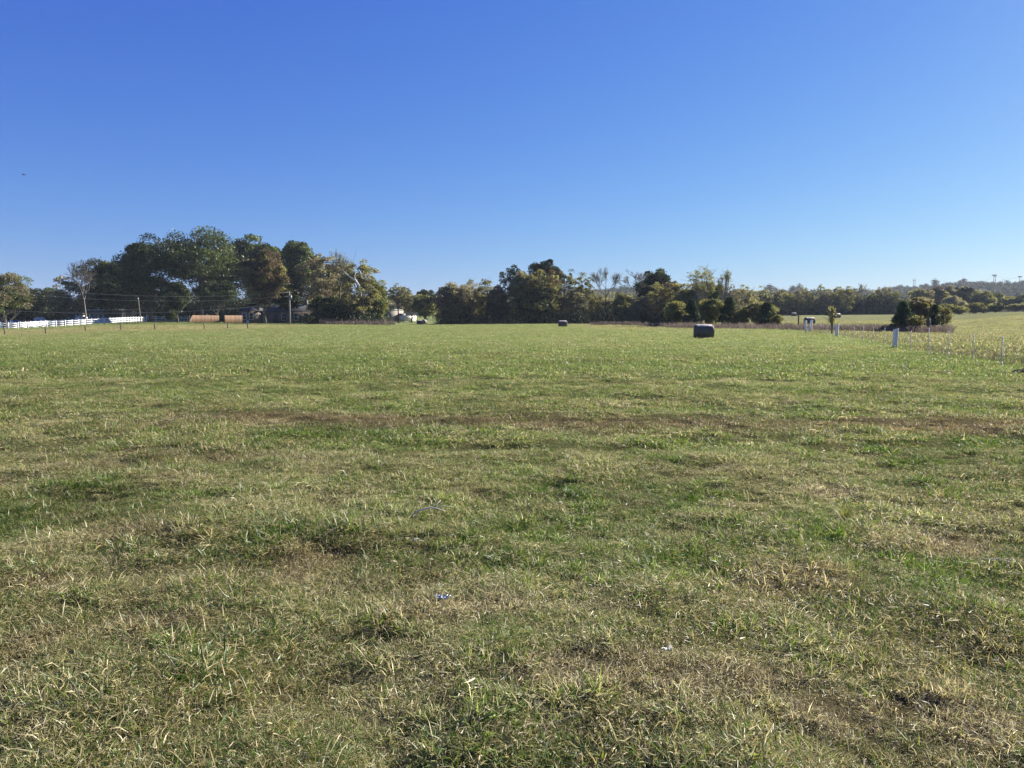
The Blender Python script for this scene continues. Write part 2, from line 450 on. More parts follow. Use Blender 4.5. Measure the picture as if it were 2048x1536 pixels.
def copy_tree(o, parent=None):
    c = o.copy(); COL.objects.link(c)
    if parent is not None: c.parent = parent
    for ch in list(o.children): copy_tree(ch, c)
    return c

# ------------------------------------------------------------------ ground sheet
def build_ground():
    na = 720
    r = [0.0]; x = .5
    while x < 3000:
        r.append(x); x *= 1.0225 if x < 400 else 1.06
    r = np.array(r[1:]); nr = len(r)
    th = np.arange(na) * 2 * math.pi / na
    Xg = (r[:, None] * np.sin(th)[None]).ravel(); Yg = (r[:, None] * np.cos(th)[None]).ravel()
    Xg = np.append(Xg, 0); Yg = np.append(Yg, 0)
    Z = ground_np(Xg, Yg) + bumps(Xg, Yg)
    i = np.arange(nr - 1)[:, None] * na; k = np.arange(na)[None]; k2 = (k + 1) % na
    Q = np.stack([i + k, i + na + k, i + na + k2, i + k2], -1).reshape(-1, 4)
    T = np.stack([np.full(na, nr * na), np.arange(na), (np.arange(na) + 1) % na], -1)
    mb = MB(); mb.add(np.stack([Xg, Yg, Z], 1), Q); mb.f.append(T); mb.tint.append(np.full(na, .5))
    o = mb.build('ground', M['ground'], smooth_=True)
    d, b, h = zones(Xg, Yg)
    rr = np.hypot(Xg, Yg)
    for nm, val in (('dry', d), ('brown', b), ('farf', np.clip((rr - 8) / 40, 0, 1))):
        a = o.data.attributes.new(nm, 'FLOAT', 'POINT'); a.data.foreach_set('value', val.astype(np.float32))
    tag(o, kind='structure')
    return o
build_ground()

# ------------------------------------------------------------------ grass
def tuft_mesh(name, rng, nb, rad, hmin, hmax, w, lean, lay=0.15, straw=0.0, contrast=1.0):
    """a clump of narrow curved blades; some of them lie flat"""
    base = rng.normal(size=(nb, 2)) * rad * .55
    h = rng.uniform(hmin, hmax, nb)
    az = rng.uniform(0, 2 * math.pi, nb)
    ln = np.abs(rng.normal(lean, .3, nb))
    flat = rng.random(nb) < lay
    ln[flat] = rng.uniform(1.15, 1.5, flat.sum())
    curl = rng.uniform(.1, .8, nb)
    dx, dy = np.cos(az), np.sin(az)
    ww = w * rng.uniform(.6, 1.35, nb)
    px_, py_ = -dy * ww / 2, dx * ww / 2
    tw = rng.uniform(-1, 1, nb)          # twist so that faces look every way
    pz_ = tw * ww * .5
    def pos(t):
        a = ln + curl * t
        return np.stack([base[:, 0] + dx * np.sin(a) * h * t, base[:, 1] + dy * np.sin(a) * h * t, np.where(flat, .012 + .02 * rng.random(nb), 0) + np.cos(np.minimum(a, 1.5)) * h * t], 1)
    side = np.stack([px_, py_, pz_], 1)
    p0, p1, p2 = pos(0), pos(.55), pos(1.0)
    V = np.stack([p0 - side, p0 + side, p1 + side * .85, p1 - side * .85, p2], 1).reshape(-1, 3)
    k = np.arange(nb)[:, None] * 5
    Q = k + np.array([[0, 1, 2, 3]]); T = k + np.array([[3, 2, 4]])
    mb = MB(); mb.add(V, Q); mb.f.append(T); mb.tint.append(np.full(nb, .5))
    me = mb.mesh(name)
    r1 = rng.random(nb); r2 = .5 + (rng.random(nb) - .5) * contrast; st = (rng.random(nb) < straw).astype(float); st[flat & (rng.random(nb) < .6)] = 1
    for nm, val in (('rnd', r1), ('shade', r2), ('straw', st)):
        a = me.attributes.new(nm, 'FLOAT', 'FACE'); a.data.foreach_set('value', np.concatenate([val, val]).astype(np.float32))
    me.materials.append(M['grass'])
    o = bpy.data.objects.new(name, me)
    return o

def rosette_mesh(name, rng, nl):
    mb = MB(); T = []
    V = []; Q = []
    for k in range(nl):
        a = rng.uniform(0, 6.28); L = rng.uniform(.025, .05); w = L * .28; l0 = rng.uniform(.2, .9)
        d = np.array([math.cos(a), math.sin(a), 0]); s = np.array([-d[1], d[0], 0]); up = np.array([0, 0, 1])
        p0 = np.zeros(3); p1 = d * L * .5 + up * L * .5 * l0; p2 = d * L + up * L * .4 * l0
        n = len(V); V += [p0 - s * w * .2, p0 + s * w * .2, p1 + s * w, p1 - s * w, p2 + s * w * .3, p2 - s * w * .3]
        Q += [(n, n+1, n+2, n+3), (n+3, n+2, n+4, n+5)]
    mb.add(np.array(V), np.array(Q)); me = mb.mesh(name)
    n = len(Q)
    for nm, val in (('rnd', np.repeat(rng.uniform(.85, 1, nl), 2)), ('shade', np.repeat(rng.random(nl) * .8, 2)), ('straw', np.zeros(n))):
        a = me.attributes.new(nm, 'FLOAT', 'FACE'); a.data.foreach_set('value', val.astype(np.float32))
    me.materials.append(M['grass'])
    return bpy.data.objects.new(name, me)

def build_grass():
    coll = bpy.data.collections.new('grass_tufts')       # not linked: only a library for the scatter
    rng = np.random.default_rng(11)
    lib = []
    # near set 0..7
    lib += [tuft_mesh('t00', rng, 120, .11, .025, .065, .0024, .55, .25, .12), tuft_mesh('t01', rng, 120, .11, .03, .08, .0028, .5, .15, .04),
            tuft_mesh('t02', rng, 80, .12, .04, .10, .0040, .65, .2, .06), tuft_mesh('t03', rng, 190, .13, .02, .055, .0021, .5, .6, .35),
            tuft_mesh('t04', rng, 70, .13, .04, .11, .0026, .9, .7, .6), tuft_mesh('t05', rng, 90, .07, .05, .12, .0050, .6, .05, .03),
            rosette_mesh('t06', rng, 12), tuft_mesh('t07', rng, 24, .10, .08, .15, .0024, .95, .35, .5)]
    # middle set 8..11
    lib += [tuft_mesh('t08', rng, 150, .22, .035, .09, .0052, .55, .15, .08, .85), tuft_mesh('t09', rng, 150, .22, .035, .10, .0052, .6, .2, .10, .85),
            tuft_mesh('t10', rng, 110, .22, .04, .13, .006, .7, .3, .25, .9), tuft_mesh('t11', rng, 130, .17, .05, .13, .007, .55, .05, .03, .85)]
    # far set 12..14
    lib += [tuft_mesh('t12', rng, 170, .55, .05, .11, .016, .5, .1, .03, .6), tuft_mesh('t13', rng, 170, .55, .05, .12, .016, .55, .12, .05, .6),
            tuft_mesh('t14', rng, 150, .55, .06, .15, .018, .6, .15, .10, .7)]
    for o in lib: coll.objects.link(o)
    P, I, S, ROT = [], [], [], []
    T_MAX = math.tan(R(41))
    def scatter(y0, y1, dens, idx, prob, s0, s1, xlim=None):
        w1 = T_MAX * y1 + 1.2
        n = int(dens * (y1 - y0) * 2 * w1)
        x = rng.uniform(-w1, w1, n); y = rng.uniform(y0, y1, n)
        k = np.abs(x) < T_MAX * y + 1.2
        x, y = x[k], y[k]
        # clumpy: thin out by noise so that bare gaps remain
        g = fbm(x / .28, y / .28, 81, 2)
        if y1 <= 20:
            k = rng.random(len(x)) < np.clip((g - .12) * 3.2, .45, 1); x, y = x[k], y[k]
        P.append(np.stack([x, y], 1)); I.append(rng.choice(idx, len(x), p=np.array(prob) / sum(prob)))
        S.append(rng.uniform(s0, s1, len(x)))
    near = [0,1,2,3,4,5,6,7]
    scatter(1.0, 5.0, 430, near, [24,20,14,34,6,9,1.2,1.5], .65, 1.05)
    scatter(5.0, 9.0, 270, near, [24,22,15,30,5,10,1.4,1.5], .65, 1.05)
    scatter(9.0, 20., 36, [8,9,10,11], [34,32,14,12], .7, 1.1)
    scatter(20., 45., 13, [8,9,10,11,12,13], [30,30,8,6,8,8], .85, 1.3)
    scatter(45., 180., 1.7, [12,13,14], [40,35,16], .8, 1.35)
    P = np.concatenate(P); I = np.concatenate(I); S = np.concatenate(S)
    d, b, h = zones(P[:, 0], P[:, 1])
    # dark lush clumps keep green; far tan meadow grows shorter
    S = S * np.clip(h, .4, 2.2)
    Z = ground_np(P[:, 0], P[:, 1]) + bumps(P[:, 0], P[:, 1]) - .006
    n = len(P)
    me = bpy.data.meshes.new('grass')
    me.vertices.add(n); me.vertices.foreach_set('co', np.stack([P[:, 0], P[:, 1], Z], 1).ravel())
    def A(nm, t, val):
        a = me.attributes.new(nm, t, 'POINT'); a.data.foreach_set('value' if t != 'FLOAT_VECTOR' else 'vector', np.ascontiguousarray(val).ravel())
    A('dry', 'FLOAT', d.astype(np.float32)); A('brown', 'FLOAT', b.astype(np.float32))
    A('var', 'FLOAT', np.clip(fbm(P[:, 0] / 1.0, P[:, 1] / 1.0, 91, 3) * 1.5 - .25 + rng.normal(0, .12, n), 0, 1).astype(np.float32))
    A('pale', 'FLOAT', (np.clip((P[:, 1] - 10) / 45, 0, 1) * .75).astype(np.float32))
    A('pick', 'INT', I.astype(np.int32))
    A('scl', 'FLOAT_VECTOR', np.stack([S, S, S * rng.uniform(.8, 1.25, n)], 1).astype(np.float32))
    A('rot', 'FLOAT_VECTOR', np.stack([rng.normal(0, .12, n), rng.normal(0, .12, n), rng.uniform(0, 6.28, n)], 1).astype(np.float32))
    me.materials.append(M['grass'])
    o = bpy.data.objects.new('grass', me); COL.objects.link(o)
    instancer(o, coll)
    tag(o, kind='stuff')
    print('grass instances', n)

def instancer(o, coll):
    ng = bpy.data.node_groups.new(o.name + '_scatter', 'GeometryNodeTree')
    ng.interface.new_socket('Geometry', in_out='INPUT', socket_type='NodeSocketGeometry')
    ng.interface.new_socket('Geometry', in_out='OUTPUT', socket_type='NodeSocketGeometry')
    L = ng.links
    gi = ng.nodes.new('NodeGroupInput'); go = ng.nodes.new('NodeGroupOutput')
    mp = ng.nodes.new('GeometryNodeMeshToPoints'); L.new(gi.outputs[0], mp.inputs['Mesh'])
    ci = ng.nodes.new('GeometryNodeCollectionInfo'); ci.inputs['Collection'].default_value = coll
    ci.inputs['Separate Children'].default_value = True; ci.inputs['Reset Children'].default_value = True
    ip = ng.nodes.new('GeometryNodeInstanceOnPoints')
    L.new(mp.outputs[0], ip.inputs['Points']); L.new(ci.outputs[0], ip.inputs['Instance'])
    ip.inputs['Pick Instance'].default_value = True
    def named(nm, t):
        a = ng.nodes.new('GeometryNodeInputNamedAttribute'); a.data_type = t; a.inputs['Name'].default_value = nm
        return a.outputs['Attribute']
    L.new(named('pick', 'INT'), ip.inputs['Instance Index'])
    er = ng.nodes.new('FunctionNodeEulerToRotation'); L.new(named('rot', 'FLOAT_VECTOR'), er.inputs[0])
    L.new(er.outputs[0], ip.inputs['Rotation'])
    L.new(named('scl', 'FLOAT_VECTOR'), ip.inputs['Scale'])
    L.new(ip.outputs[0], go.inputs[0])
    md = o.modifiers.new('scatter', 'NODES'); md.node_group = ng
build_grass()

# ------------------------------------------------------------------ trees
def curve_pts(p, q, n, sag, rng):
    t = np.linspace(0, 1, n)[:, None]
    P = np.asarray(p)[None] * (1 - t) + np.asarray(q)[None] * t
    P = P + np.sin(t * math.pi) * np.asarray(sag)[None]
    P[1:-1] += rng.normal(0, .012, (n - 2, 3)) * np.linalg.norm(np.asarray(q) - np.asarray(p))
    return P

def trunk_mesh(mb, H, r0, rng, top=.82, lean=(0, 0)):
    n = 7
    t = np.linspace(0, 1, n)
    wob = np.cumsum(rng.normal(0, .010 * H, (n, 2)), axis=0); wob -= wob[0]
    P = np.stack([wob[:, 0] + lean[0] * t ** 1.2, wob[:, 1] + lean[1] * t, t * H * top - .15], 1)
    rad = r0 * (1.25 * np.exp(-t * 9) * .5 + 1 - .82 * t)
    mb.tube(P, np.maximum(rad, .02), 8)
    return P

def crown_cloud(rng, H, W, cb, shape, clumps, rc, depth=None):
    D = depth or W
    d = rng.normal(size=(clumps, 3)); d /= np.linalg.norm(d, axis=1, keepdims=True)
    rr = rng.uniform(.18, 1, clumps) ** .45
    ang = np.arctan2(d[:, 1], d[:, 0])
    ph = rng.uniform(0, 6.28, 3)
    lump = .97 + .10 * np.sin(2 * ang + ph[0] + 2 * d[:, 2]) + .07 * np.sin(3 * ang + ph[1] - 3 * d[:, 2]) + .06 * np.sin(5 * d[:, 2] + ph[2])
    zc = H * (cb + (1 - cb) * .47); zh = H * (1 - cb) * .5
    C = d * (rr * lump)[:, None]
    if shape == 'cedar':
        t = rng.uniform(0, 1, clumps)
        a = rng.uniform(0, 6.28, clumps); q = (W / 2) * (1 - t) ** .75 * rng.uniform(.35, 1, clumps) ** .5 * (.55 + .45 * np.minimum(t * 6, 1))
        return np.stack([np.cos(a) * q, np.sin(a) * q, H * (cb + (1 - cb) * .97 * t)], 1)
    if shape == 'tall':
        C[:, 2] = C[:, 2] * 1.0; k = 1 - .35 * np.clip(C[:, 2], -1, 1); C[:, :2] *= k[:, None] * .9
    if shape == 'vase':
        k = 1 + .3 * np.clip(C[:, 2], -1, 1); C[:, :2] *= k[:, None] * .85
    ex = max(.15, (W / 2 - rc * .75)); ey = max(.15, (D / 2 - rc * .75)); ez = max(.15, zh - rc * .5)
    return np.stack([C[:, 0] * ex, C[:, 1] * ey, zc + C[:, 2] * ez], 1)

def twig_tree(mb, H, W, rng, r0, depth=5, spread=.5, b0=.3):
    segs = []
    def grow(p, d, L, r, k):
        d = d / np.linalg.norm(d)
        mid = p + d * L * .5 + rng.normal(0, .05, 3) * L
        q = p + d * L + rng.normal(0, .05, 3) * L
        segs.append((np.stack([p, mid, q]), r, k))
        if k == 0: return
        nch = 2 if (rng.random() < .6 and k < 6) else 3
        for j in range(nch):
            nd = d + rng.normal(0, spread, 3) + np.array([0, 0, .22])
            grow(q, nd, L * rng.uniform(.68, .95), r * .62, k - 1)
        if k <= 3 and rng.random() < .8:
            grow(mid, d + rng.normal(0, spread * 1.4, 3), L * rng.uniform(.5, .8), r * .45, k - 1)
    grow(np.array([0, 0, H * b0]), np.array([rng.normal(0, .08), rng.normal(0, .08), 1.]), H * .16, r0 * .75, depth)
    allp = np.concatenate([s[0] for s in segs])
    zmax = allp[:, 2].max(); wm = np.percentile(np.abs(allp[:, 0]), 98)
    kz = (H - H * b0) / (zmax - H * b0); kx = (W / 2) / max(wm, .1)
    tr = MB()
    P = np.array([[0, 0, -.15], [rng.normal(0, .05), 0, H * b0 * .33], [rng.normal(0, .06), 0, H * b0 * .66], [0, 0, H * b0]])
    tr.tube(P, [r0 * 1.3, r0, r0 * .88, r0 * .78], 8)
    for pts_, r, k in segs:
        Q = pts_.copy(); Q[:, 0] *= kx; Q[:, 1] *= kx; Q[:, 2] = H * b0 + (Q[:, 2] - H * b0) * kz
        dst = tr if k >= depth else mb
        rr = max(r, .034)
        dst.tube(Q, [rr, rr * .85, max(rr * .7, .024)], 6 if k > 2 else 3, cap=False)
    tips = np.array([s[0][2] for s in segs if s[2] <= 1]) * np.array([kx, kx, 1]); tips[:, 2] = H * b0 + (tips[:, 2] - H * b0) * kz
    return tr, tips

TREES = 0
def tree(name, u, vtop, wpx, Y, kind, label, shape='round', cb=.25, dens=1.0, leaf=None, bark='bark', lean=(0, 0), cat='tree', group=None, thin=False, mixk=None, clumps=None, depth=None):
    """one tree: Empty > trunk, crown; its size follows from where it shows in the photograph"""
    global TREES
    TREES += 1
    rng = np.random.default_rng(1000 + TREES)
    X = X_at(u, Y); z0 = float(ground_np(X, Y))
    H = pt(u, vtop, Y)[2] - z0; W = px(wpx, Y) * ((1.38 if group == 'trees of the tree line across the field' else 1.2) if shape in ('round', 'tall') else 1.08)
    root = empty(name, (X, Y, z0), 0)
    tag(root, label, cat, group)
    r0 = .018 * H + .02
    if shape == 'bare':
        mb = MB(); tr, tips = twig_tree(mb, H, W, rng, r0 * .85, 6, .42, .14 if name == 'dead_tree' else .3)
        tr.build('trunk', M[bark], root, smooth_=True)
        if dens > 0:
            n = int(len(tips) * 1.6 * dens)
            tt = tips[rng.integers(0, len(tips), n)] + rng.normal(0, .25, (n, 3))
            cr = mb.build('crown', M['grey' if bark != 'bark_white' else 'bark_grey'], root)
            lf = MB(); lf.cards(tt, leaf or .24, rng, np.clip(rng.normal(.55, .25, n), 0, 1)); lf.build('foliage', M[kind], cr)
        else:
            mb.build('crown', M['grey'], root)
        return root
    lf_s = leaf or np.clip(.011 * H + .0014 * Y, .16, .62)
    rc = max(.35, (.125 if not thin else .085) * max(W, H * .5))
    if shape == 'cedar': rc = .10 * W + .12
    vol = W * (depth or W) * H * (1 - cb)
    nc = clumps or int(np.clip(vol / (rc ** 3) * .22, 34, 170) * (1 if not thin else .6))
    C = crown_cloud(rng, H, W, cb, shape, nc, rc, depth)
    C[:, 0] += lean[0] * .9 * (C[:, 2] / H) ; C[:, 1] += lean[1] * .9 * (C[:, 2] / H)
    tr = MB()
    P = trunk_mesh(tr, H, r0, rng, .84 if shape != 'vase' else .5, lean)
    if shape != 'cedar':
        sel = rng.permutation(nc)[:int(min(nc, 26 if not thin else 40))]
        for i in sel:
            c = C[i]; zf = np.clip((c[2] / H - .12 - .25 * rng.random()) / .84, .12, .97)
            k = zf * (len(P) - 1); a = int(k); b_ = min(a + 1, len(P) - 1)
            p = P[a] * (1 - (k - a)) + P[b_] * (k - a)
            L = np.linalg.norm(c - p)
            rb = r0 * (1 - .8 * zf) * .45 + .015
            tr.tube(curve_pts(p, c, 5, (0, 0, -.10 * L), rng), np.linspace(rb, max(.02, rb * .25), 5), 5, cap=False)
            if thin:
                for q in range(4):
                    e = c + rng.normal(0, 1, 3) * rc * 1.2 + np.array([0, 0, rc * .5])
                    tr.tube(curve_pts(c - (c - p) * .2 * rng.random(), e, 3, (0, 0, 0), rng), [.03, .024, .016], 3, cap=False)
    tr.build('trunk', M[bark], root, smooth_=True)
    area = rc * rc * 12.5
    nl = int(np.clip(area / (lf_s ** 2 * .3) * (.72 if not thin else .55) * dens, 12, 280))
    cr = MB(); second = MB()
    ct = rng.normal(.48, .16, nc)
    for i in range(nc):
        g = rng.normal(size=(nl, 3)); g /= np.linalg.norm(g, axis=1, keepdims=True); g[:, 2] = np.where(g[:, 2] < -.35, -g[:, 2], g[:, 2])
        stray = np.where(rng.random(nl) < .12, rng.uniform(1.05, 1.28, nl), 1)
        g = g * (stray * rng.uniform(.35, 1.08, nl) ** .6)[:, None] * rc * np.array([1.05, 1.05, .8]) * rng.uniform(.7, 1.25)
        dst = second if (mixk and rng.random() < mixk[1]) else cr
        dst.cards(C[i] + g, lf_s, rng, np.clip(ct[i] + rng.normal(0, .2, nl), 0, 1), flat=.25)
    co = cr.build('crown', M[kind], root)
    if mixk and second.n: second.build('foliage', M[mixk[0]], co)
    return root

LEFT = 'trees of the wood on the left'
CENTRE = 'trees of the tree line across the field'
FARR = 'trees of the far tree line on the right'
HILLF = 'trees on the slope below the hill'
def T(*a, **k): return tree(*a, **k)

# left wood
T('oak_tree', 8, 545, 96, 168, 'green', 'leafy brown-green tree cut by the left picture edge, low branches over the parked cars', cb=.2, mixk=('brown', .35), group=LEFT)
T('oak_tree', 72, 573, 84, 235, 'dark_green', 'dark tree right behind the blue-grey tarp tent', cb=.05, group=LEFT)
T('maple_tree', 106, 570, 56, 245, 'green', 'small green-topped tree in the sky gap left of the bare dead tree', cb=.05, group=LEFT)
T('hickory_tree', 141, 546, 76, 200, 'brown', 'grey-brown thin-leaved tree just left of the bare dead tree', cb=.12, dens=.6, thin=True, group=LEFT)
T('dead_tree', 172, 514, 46, 178, 'brown', 'tall bare dead tree with pale crooked limbs above the dark barn', shape='bare', dens=0, bark='bark_grey', group=LEFT)
T('oak_tree', 215, 512, 92, 214, 'dark_green', 'dark green tree above the barn, right of the bare dead tree', cb=.12, mixk=('green', .25), group=LEFT)
T('oak_tree', 262, 505, 66, 230, 'dark_green', 'dark lower shoulder tree left of the blackest crown', cb=.1, group=LEFT)
T('oak_tree', 300, 472, 118, 205, 'dark_green', 'blackest broad-crowned tree of the wood, behind the thin pole', cb=.16, group=LEFT)
T('oak_tree', 405, 449, 152, 212, 'dark_green', 'tallest and widest tree of the wood with a domed green top', cb=.28, mixk=('green', .5), group=LEFT)
T('pine_tree', 356, 560, 46, 178, 'dark_green', 'small olive understorey tree in front of the left orange fence panel', cb=.25, group=LEFT, mixk=('green', .4))
T('sapling_tree', 341, 612, 22, 176, 'green', 'little pale green sapling between the white fence end and the orange fence', cb=.1, group=LEFT)
T('oak_tree', 447, 497, 70, 232, 'brown', 'brown-topped tree in the dip right of the tallest crown', cb=.3, mixk=('green', .4), dens=.7, group=LEFT)
T('oak_tree', 436, 560, 76, 206, 'dark_green', 'dark low tree over the gap between the orange fence panels', cb=.34, group=LEFT)
T('oak_tree', 516, 469, 88, 234, 'green', 'flat-topped green tree standing behind the russet oak', cb=.45, mixk=('dark_green', .5), group=LEFT)
T('oak_tree', 530, 497, 84, 176, 'russet', 'russet-brown dense oak above the brick house', cb=.2, mixk=('olive', .25), group=LEFT)
T('oak_tree', 598, 476, 84, 230, 'green', 'green forked tree rising behind the utility pole', cb=.32, mixk=('dark_green', .4), group=LEFT)
T('oak_tree', 572, 560, 66, 182, 'dark_green', 'dark hanging foliage tree over the brick house eaves', cb=.3, group=LEFT)
T('hickory_tree', 640, 499, 78, 176, 'russet', 'reddish twiggy tree right of the utility pole', cb=.2, dens=.55, thin=True, mixk=('brown', .5), group=LEFT)
T('ash_tree', 682, 498, 52, 180, 'olive', 'bare-topped grey tree with a fan of fine twigs above the wood edge', shape='bare', dens=1.0, group=LEFT)
T('oak_tree', 664, 520, 80, 190, 'brown', 'dull brown tree filling in below the fan of fine twigs', cb=.06, dens=.9, mixk=('olive', .4), group=LEFT)
syc = T('sycamore_tree', 722, 517, 82, 166, 'olive', 'sycamore with bright white limbs at the right end of the wood', cb=.1, dens=.8, thin=True, mixk=('brown', .5), bark='bark', group=LEFT)
T('maple_tree', 752, 557, 50, 172, 'green', 'fresh green low tree at the right tip of the wood', cb=.05, dens=.8, mixk=('yellow', .4), group=LEFT)
T('ivy_tree', 650, 590, 60, 168, 'dark_green', 'ivy-clad low tree with dark base at the wood edge', cb=.03, mixk=('olive', .4), group=LEFT)
T('ivy_tree', 700, 588, 56, 169, 'olive', 'yellowish ivy-hung low tree under the white limbs', cb=.03, mixk=('yellow', .25), group=LEFT)
# the gap with the sheds
T('ash_tree', 797, 566, 46, 238, 'olive', 'slender dark-trunked tree in front of the grey shed', cb=.48, dens=.55, thin=True, group=LEFT, mixk=('brown', .4))
T('ash_tree', 823, 584, 44, 240, 'olive', 'leaning olive tree between the grey shed and the cream trailer', cb=.28, dens=.7, thin=True, lean=(.8, 0), group=LEFT)
T('maple_tree', 850, 586, 48, 236, 'yellow', 'round yellow-green tree above the pair of far bales', cb=.2, dens=.8, mixk=('green', .5), group=LEFT)
T('oak_tree', 852, 574, 46, 285, 'dark_green', 'dark rounded treetop rising behind the yellow-green tree', cb=.2, group=LEFT)
T('maple_tree', 782, 596, 70, 330, 'brown', 'brown tree far behind the grey shed roof', cb=.05, group=LEFT)
T('maple_tree', 878, 606, 40, 300, 'olive', 'low olive tree at the left foot of the field tree line', cb=.05, group=LEFT)
# tree line across the field
T('elm_tree', 908, 561, 66, 196, 'brown', 'rounded brown tree at the left end of the field tree line', cb=.05, dens=.85, mixk=('russet', .3), group=CENTRE)
T('elm_tree', 944, 559, 54, 200, 'brown', 'dull brown tree second from the left end of the field tree line', cb=.06, dens=.8, mixk=('olive', .4), thin=True, group=CENTRE)
T('elm_tree', 975, 554, 46, 198, 'olive', 'olive-yellow tree with twiggy top left of the tall pines', cb=.06, dens=.7, thin=True, mixk=('yellow', .3), group=CENTRE)
T('elm_tree', 996, 570, 36, 196, 'russet', 'small russet tree at the foot of the tall pines', cb=.05, dens=.8, group=CENTRE)
T('pine_tree', 1030, 524, 50, 216, 'dark_green', 'gappy dark pine leaning left above the tree line', cb=.4, dens=.7, thin=True, group=CENTRE)
T('pine_tree', 1077, 521, 34, 218, 'dark_green', 'pine with two dark tufts, left of the highest pine', cb=.45, dens=.8, group=CENTRE)
T('pine_tree', 1099, 516, 40, 216, 'dark_green', 'highest dark pine of the field tree line', cb=.4, dens=.9, group=CENTRE)
T('poplar_tree', 1050, 537, 50, 199, 'olive', 'dense olive-brown tree in front of the leaning pine', cb=.06, mixk=('brown', .4), dens=.85, group=CENTRE)
T('poplar_tree', 1090, 537, 58, 197, 'orange', 'orange-tipped broad tree in front of the highest pine', cb=.3, dens=.6, thin=True, mixk=('olive', .5), group=CENTRE)
T('poplar_tree', 1072, 575, 60, 194, 'olive', 'lower dark olive tree at the shaded foot of the orange-tipped tree', cb=.02, mixk=('dark_green', .4), group=CENTRE)
T('poplar_tree', 1128, 534, 44, 204, 'green', 'grey-green upright tree right of the highest pine', cb=.15, dens=.7, thin=True, mixk=('brown', .4), group=CENTRE)
T('poplar_tree', 1164, 544, 38, 200, 'yellow', 'yellow-topped slim tree above the middle hay bale', cb=.35, dens=.6, thin=True, mixk=('olive', .4), group=CENTRE)
T('elm_tree', 1148, 575, 44, 197, 'brown', 'brown lower tree behind the middle hay bale', cb=.03, dens=.8, thin=True, group=CENTRE)
T('ash_tree', 1211, 535, 52, 202, 'brown', 'bare grey tree with a twiggy fan, left of the yellow-green low tree', shape='bare', dens=.6, group=CENTRE)
T('elm_tree', 1195, 580, 44, 205, 'olive', 'half-leafless lower tree beneath the bare grey fan', cb=.04, dens=.7, thin=True, mixk=('brown', .5), group=CENTRE)
T('maple_tree', 1245, 584, 40, 198, 'yellow', 'low yellow-green tree between two bare grey trees', cb=.05, dens=.7, mixk=('olive', .5), group=CENTRE)
T('ash_tree', 1268, 537, 46, 204, 'brown', 'bare grey tree touching the dark green round crown', shape='bare', dens=.2, group=CENTRE)
T('oak_tree', 1310, 534, 62, 208, 'dark_green', 'dark green round-crowned tree right of centre', cb=.2, mixk=('green', .3), group=CENTRE)
T('elm_tree', 1316, 562, 50, 196, 'olive', 'olive tree in front of the dark round crown', cb=.12, dens=.7, thin=True, mixk=('yellow', .3), group=CENTRE)
T('elm_tree', 1283, 590, 44, 194, 'brown', 'brown low tree at the foot of the dark round crown', cb=.03, dens=.8, group=CENTRE)
T('elm_tree', 1347, 553, 54, 192, 'russet', 'russet-brown tree between the dark round crown and the sparse tall tree', cb=.1, dens=.7, thin=True, mixk=('olive', .4), group=CENTRE)
T('locust_tree', 1402, 522, 66, 150, 'olive', 'tall sparse see-through tree behind the nearest hay bale', cb=.45, dens=.3, thin=True, shape='vase', bark='bark_grey', leaf=.22, group=CENTRE, clumps=60)
T('locust_tree', 1428, 533, 34, 148, 'olive', 'slim sparse tree leaning right out of the yellow-green bushes', cb=.5, dens=.3, thin=True, shape='vase', bark='bark_grey', lean=(2.6, 0), leaf=.22, group=CENTRE, clumps=26)
T('oak_tree', 1413, 560, 56, 185, 'green', 'green tree behind the sparse see-through tree', cb=.15, mixk=('olive', .5), group=CENTRE)
T('elm_tree', 1376, 572, 46, 186, 'olive', 'olive-brown tree behind the left cedar', cb=.05, mixk=('brown', .4), group=CENTRE)
T('bush_willow', 1352, 600, 40, 138, 'yellow', 'yellow-green bushy tree left of the left cedar', cb=.03, dens=.8, mixk=('olive', .5), group=CENTRE)
T('bush_willow', 1424, 596, 60, 136, 'yellow', 'bright yellow-green bushy tree right behind the nearest hay bale', cb=.03, dens=.8, mixk=('green', .35), group=CENTRE)
T('cedar_tree', 1383, 601, 38, 128, 'cedar', 'dark cedar just left behind the nearest hay bale', shape='cedar', cb=.02, group='dark cedars by the weeds')
T('cedar_tree', 1459, 596, 42, 130, 'cedar', 'dark pointed cedar right of the nearest hay bale', shape='cedar', cb=.02, mixk=('green', .2), group='dark cedars by the weeds')
T('cedar_tree', 1533, 606, 44, 118, 'cedar', 'dark rounded cedar nearest the white H-shaped brace', shape='cedar', cb=.02, mixk=('green', .15), group='dark cedars by the weeds')
T('hackberry_tree', 1519, 600, 52, 126, 'olive', 'dull leafy shrub tree behind the rounded cedar', cb=.05, dens=.7, mixk=('brown', .4), group=CENTRE)
T('hackberry_tree', 1482, 618, 26, 126, 'yellow', 'small pale bush between the pointed and the rounded cedar', cb=.03, dens=.7, group=CENTRE)
T('ash_tree', 1456, 565, 44, 200, 'brown', 'thin grey-brown tree above the pointed cedar', cb=.2, dens=.35, thin=True, group=CENTRE)
T('ash_tree', 1490, 566, 46, 205, 'brown', 'brown-topped tree above the gap between the cedars', cb=.1, dens=.6, thin=True, mixk=('olive', .4), group=CENTRE)
T('hackberry_tree', 1553, 628, 22, 112, 'olive', 'low olive bush at the right foot of the rounded cedar', cb=.02, dens=.7, group=CENTRE)

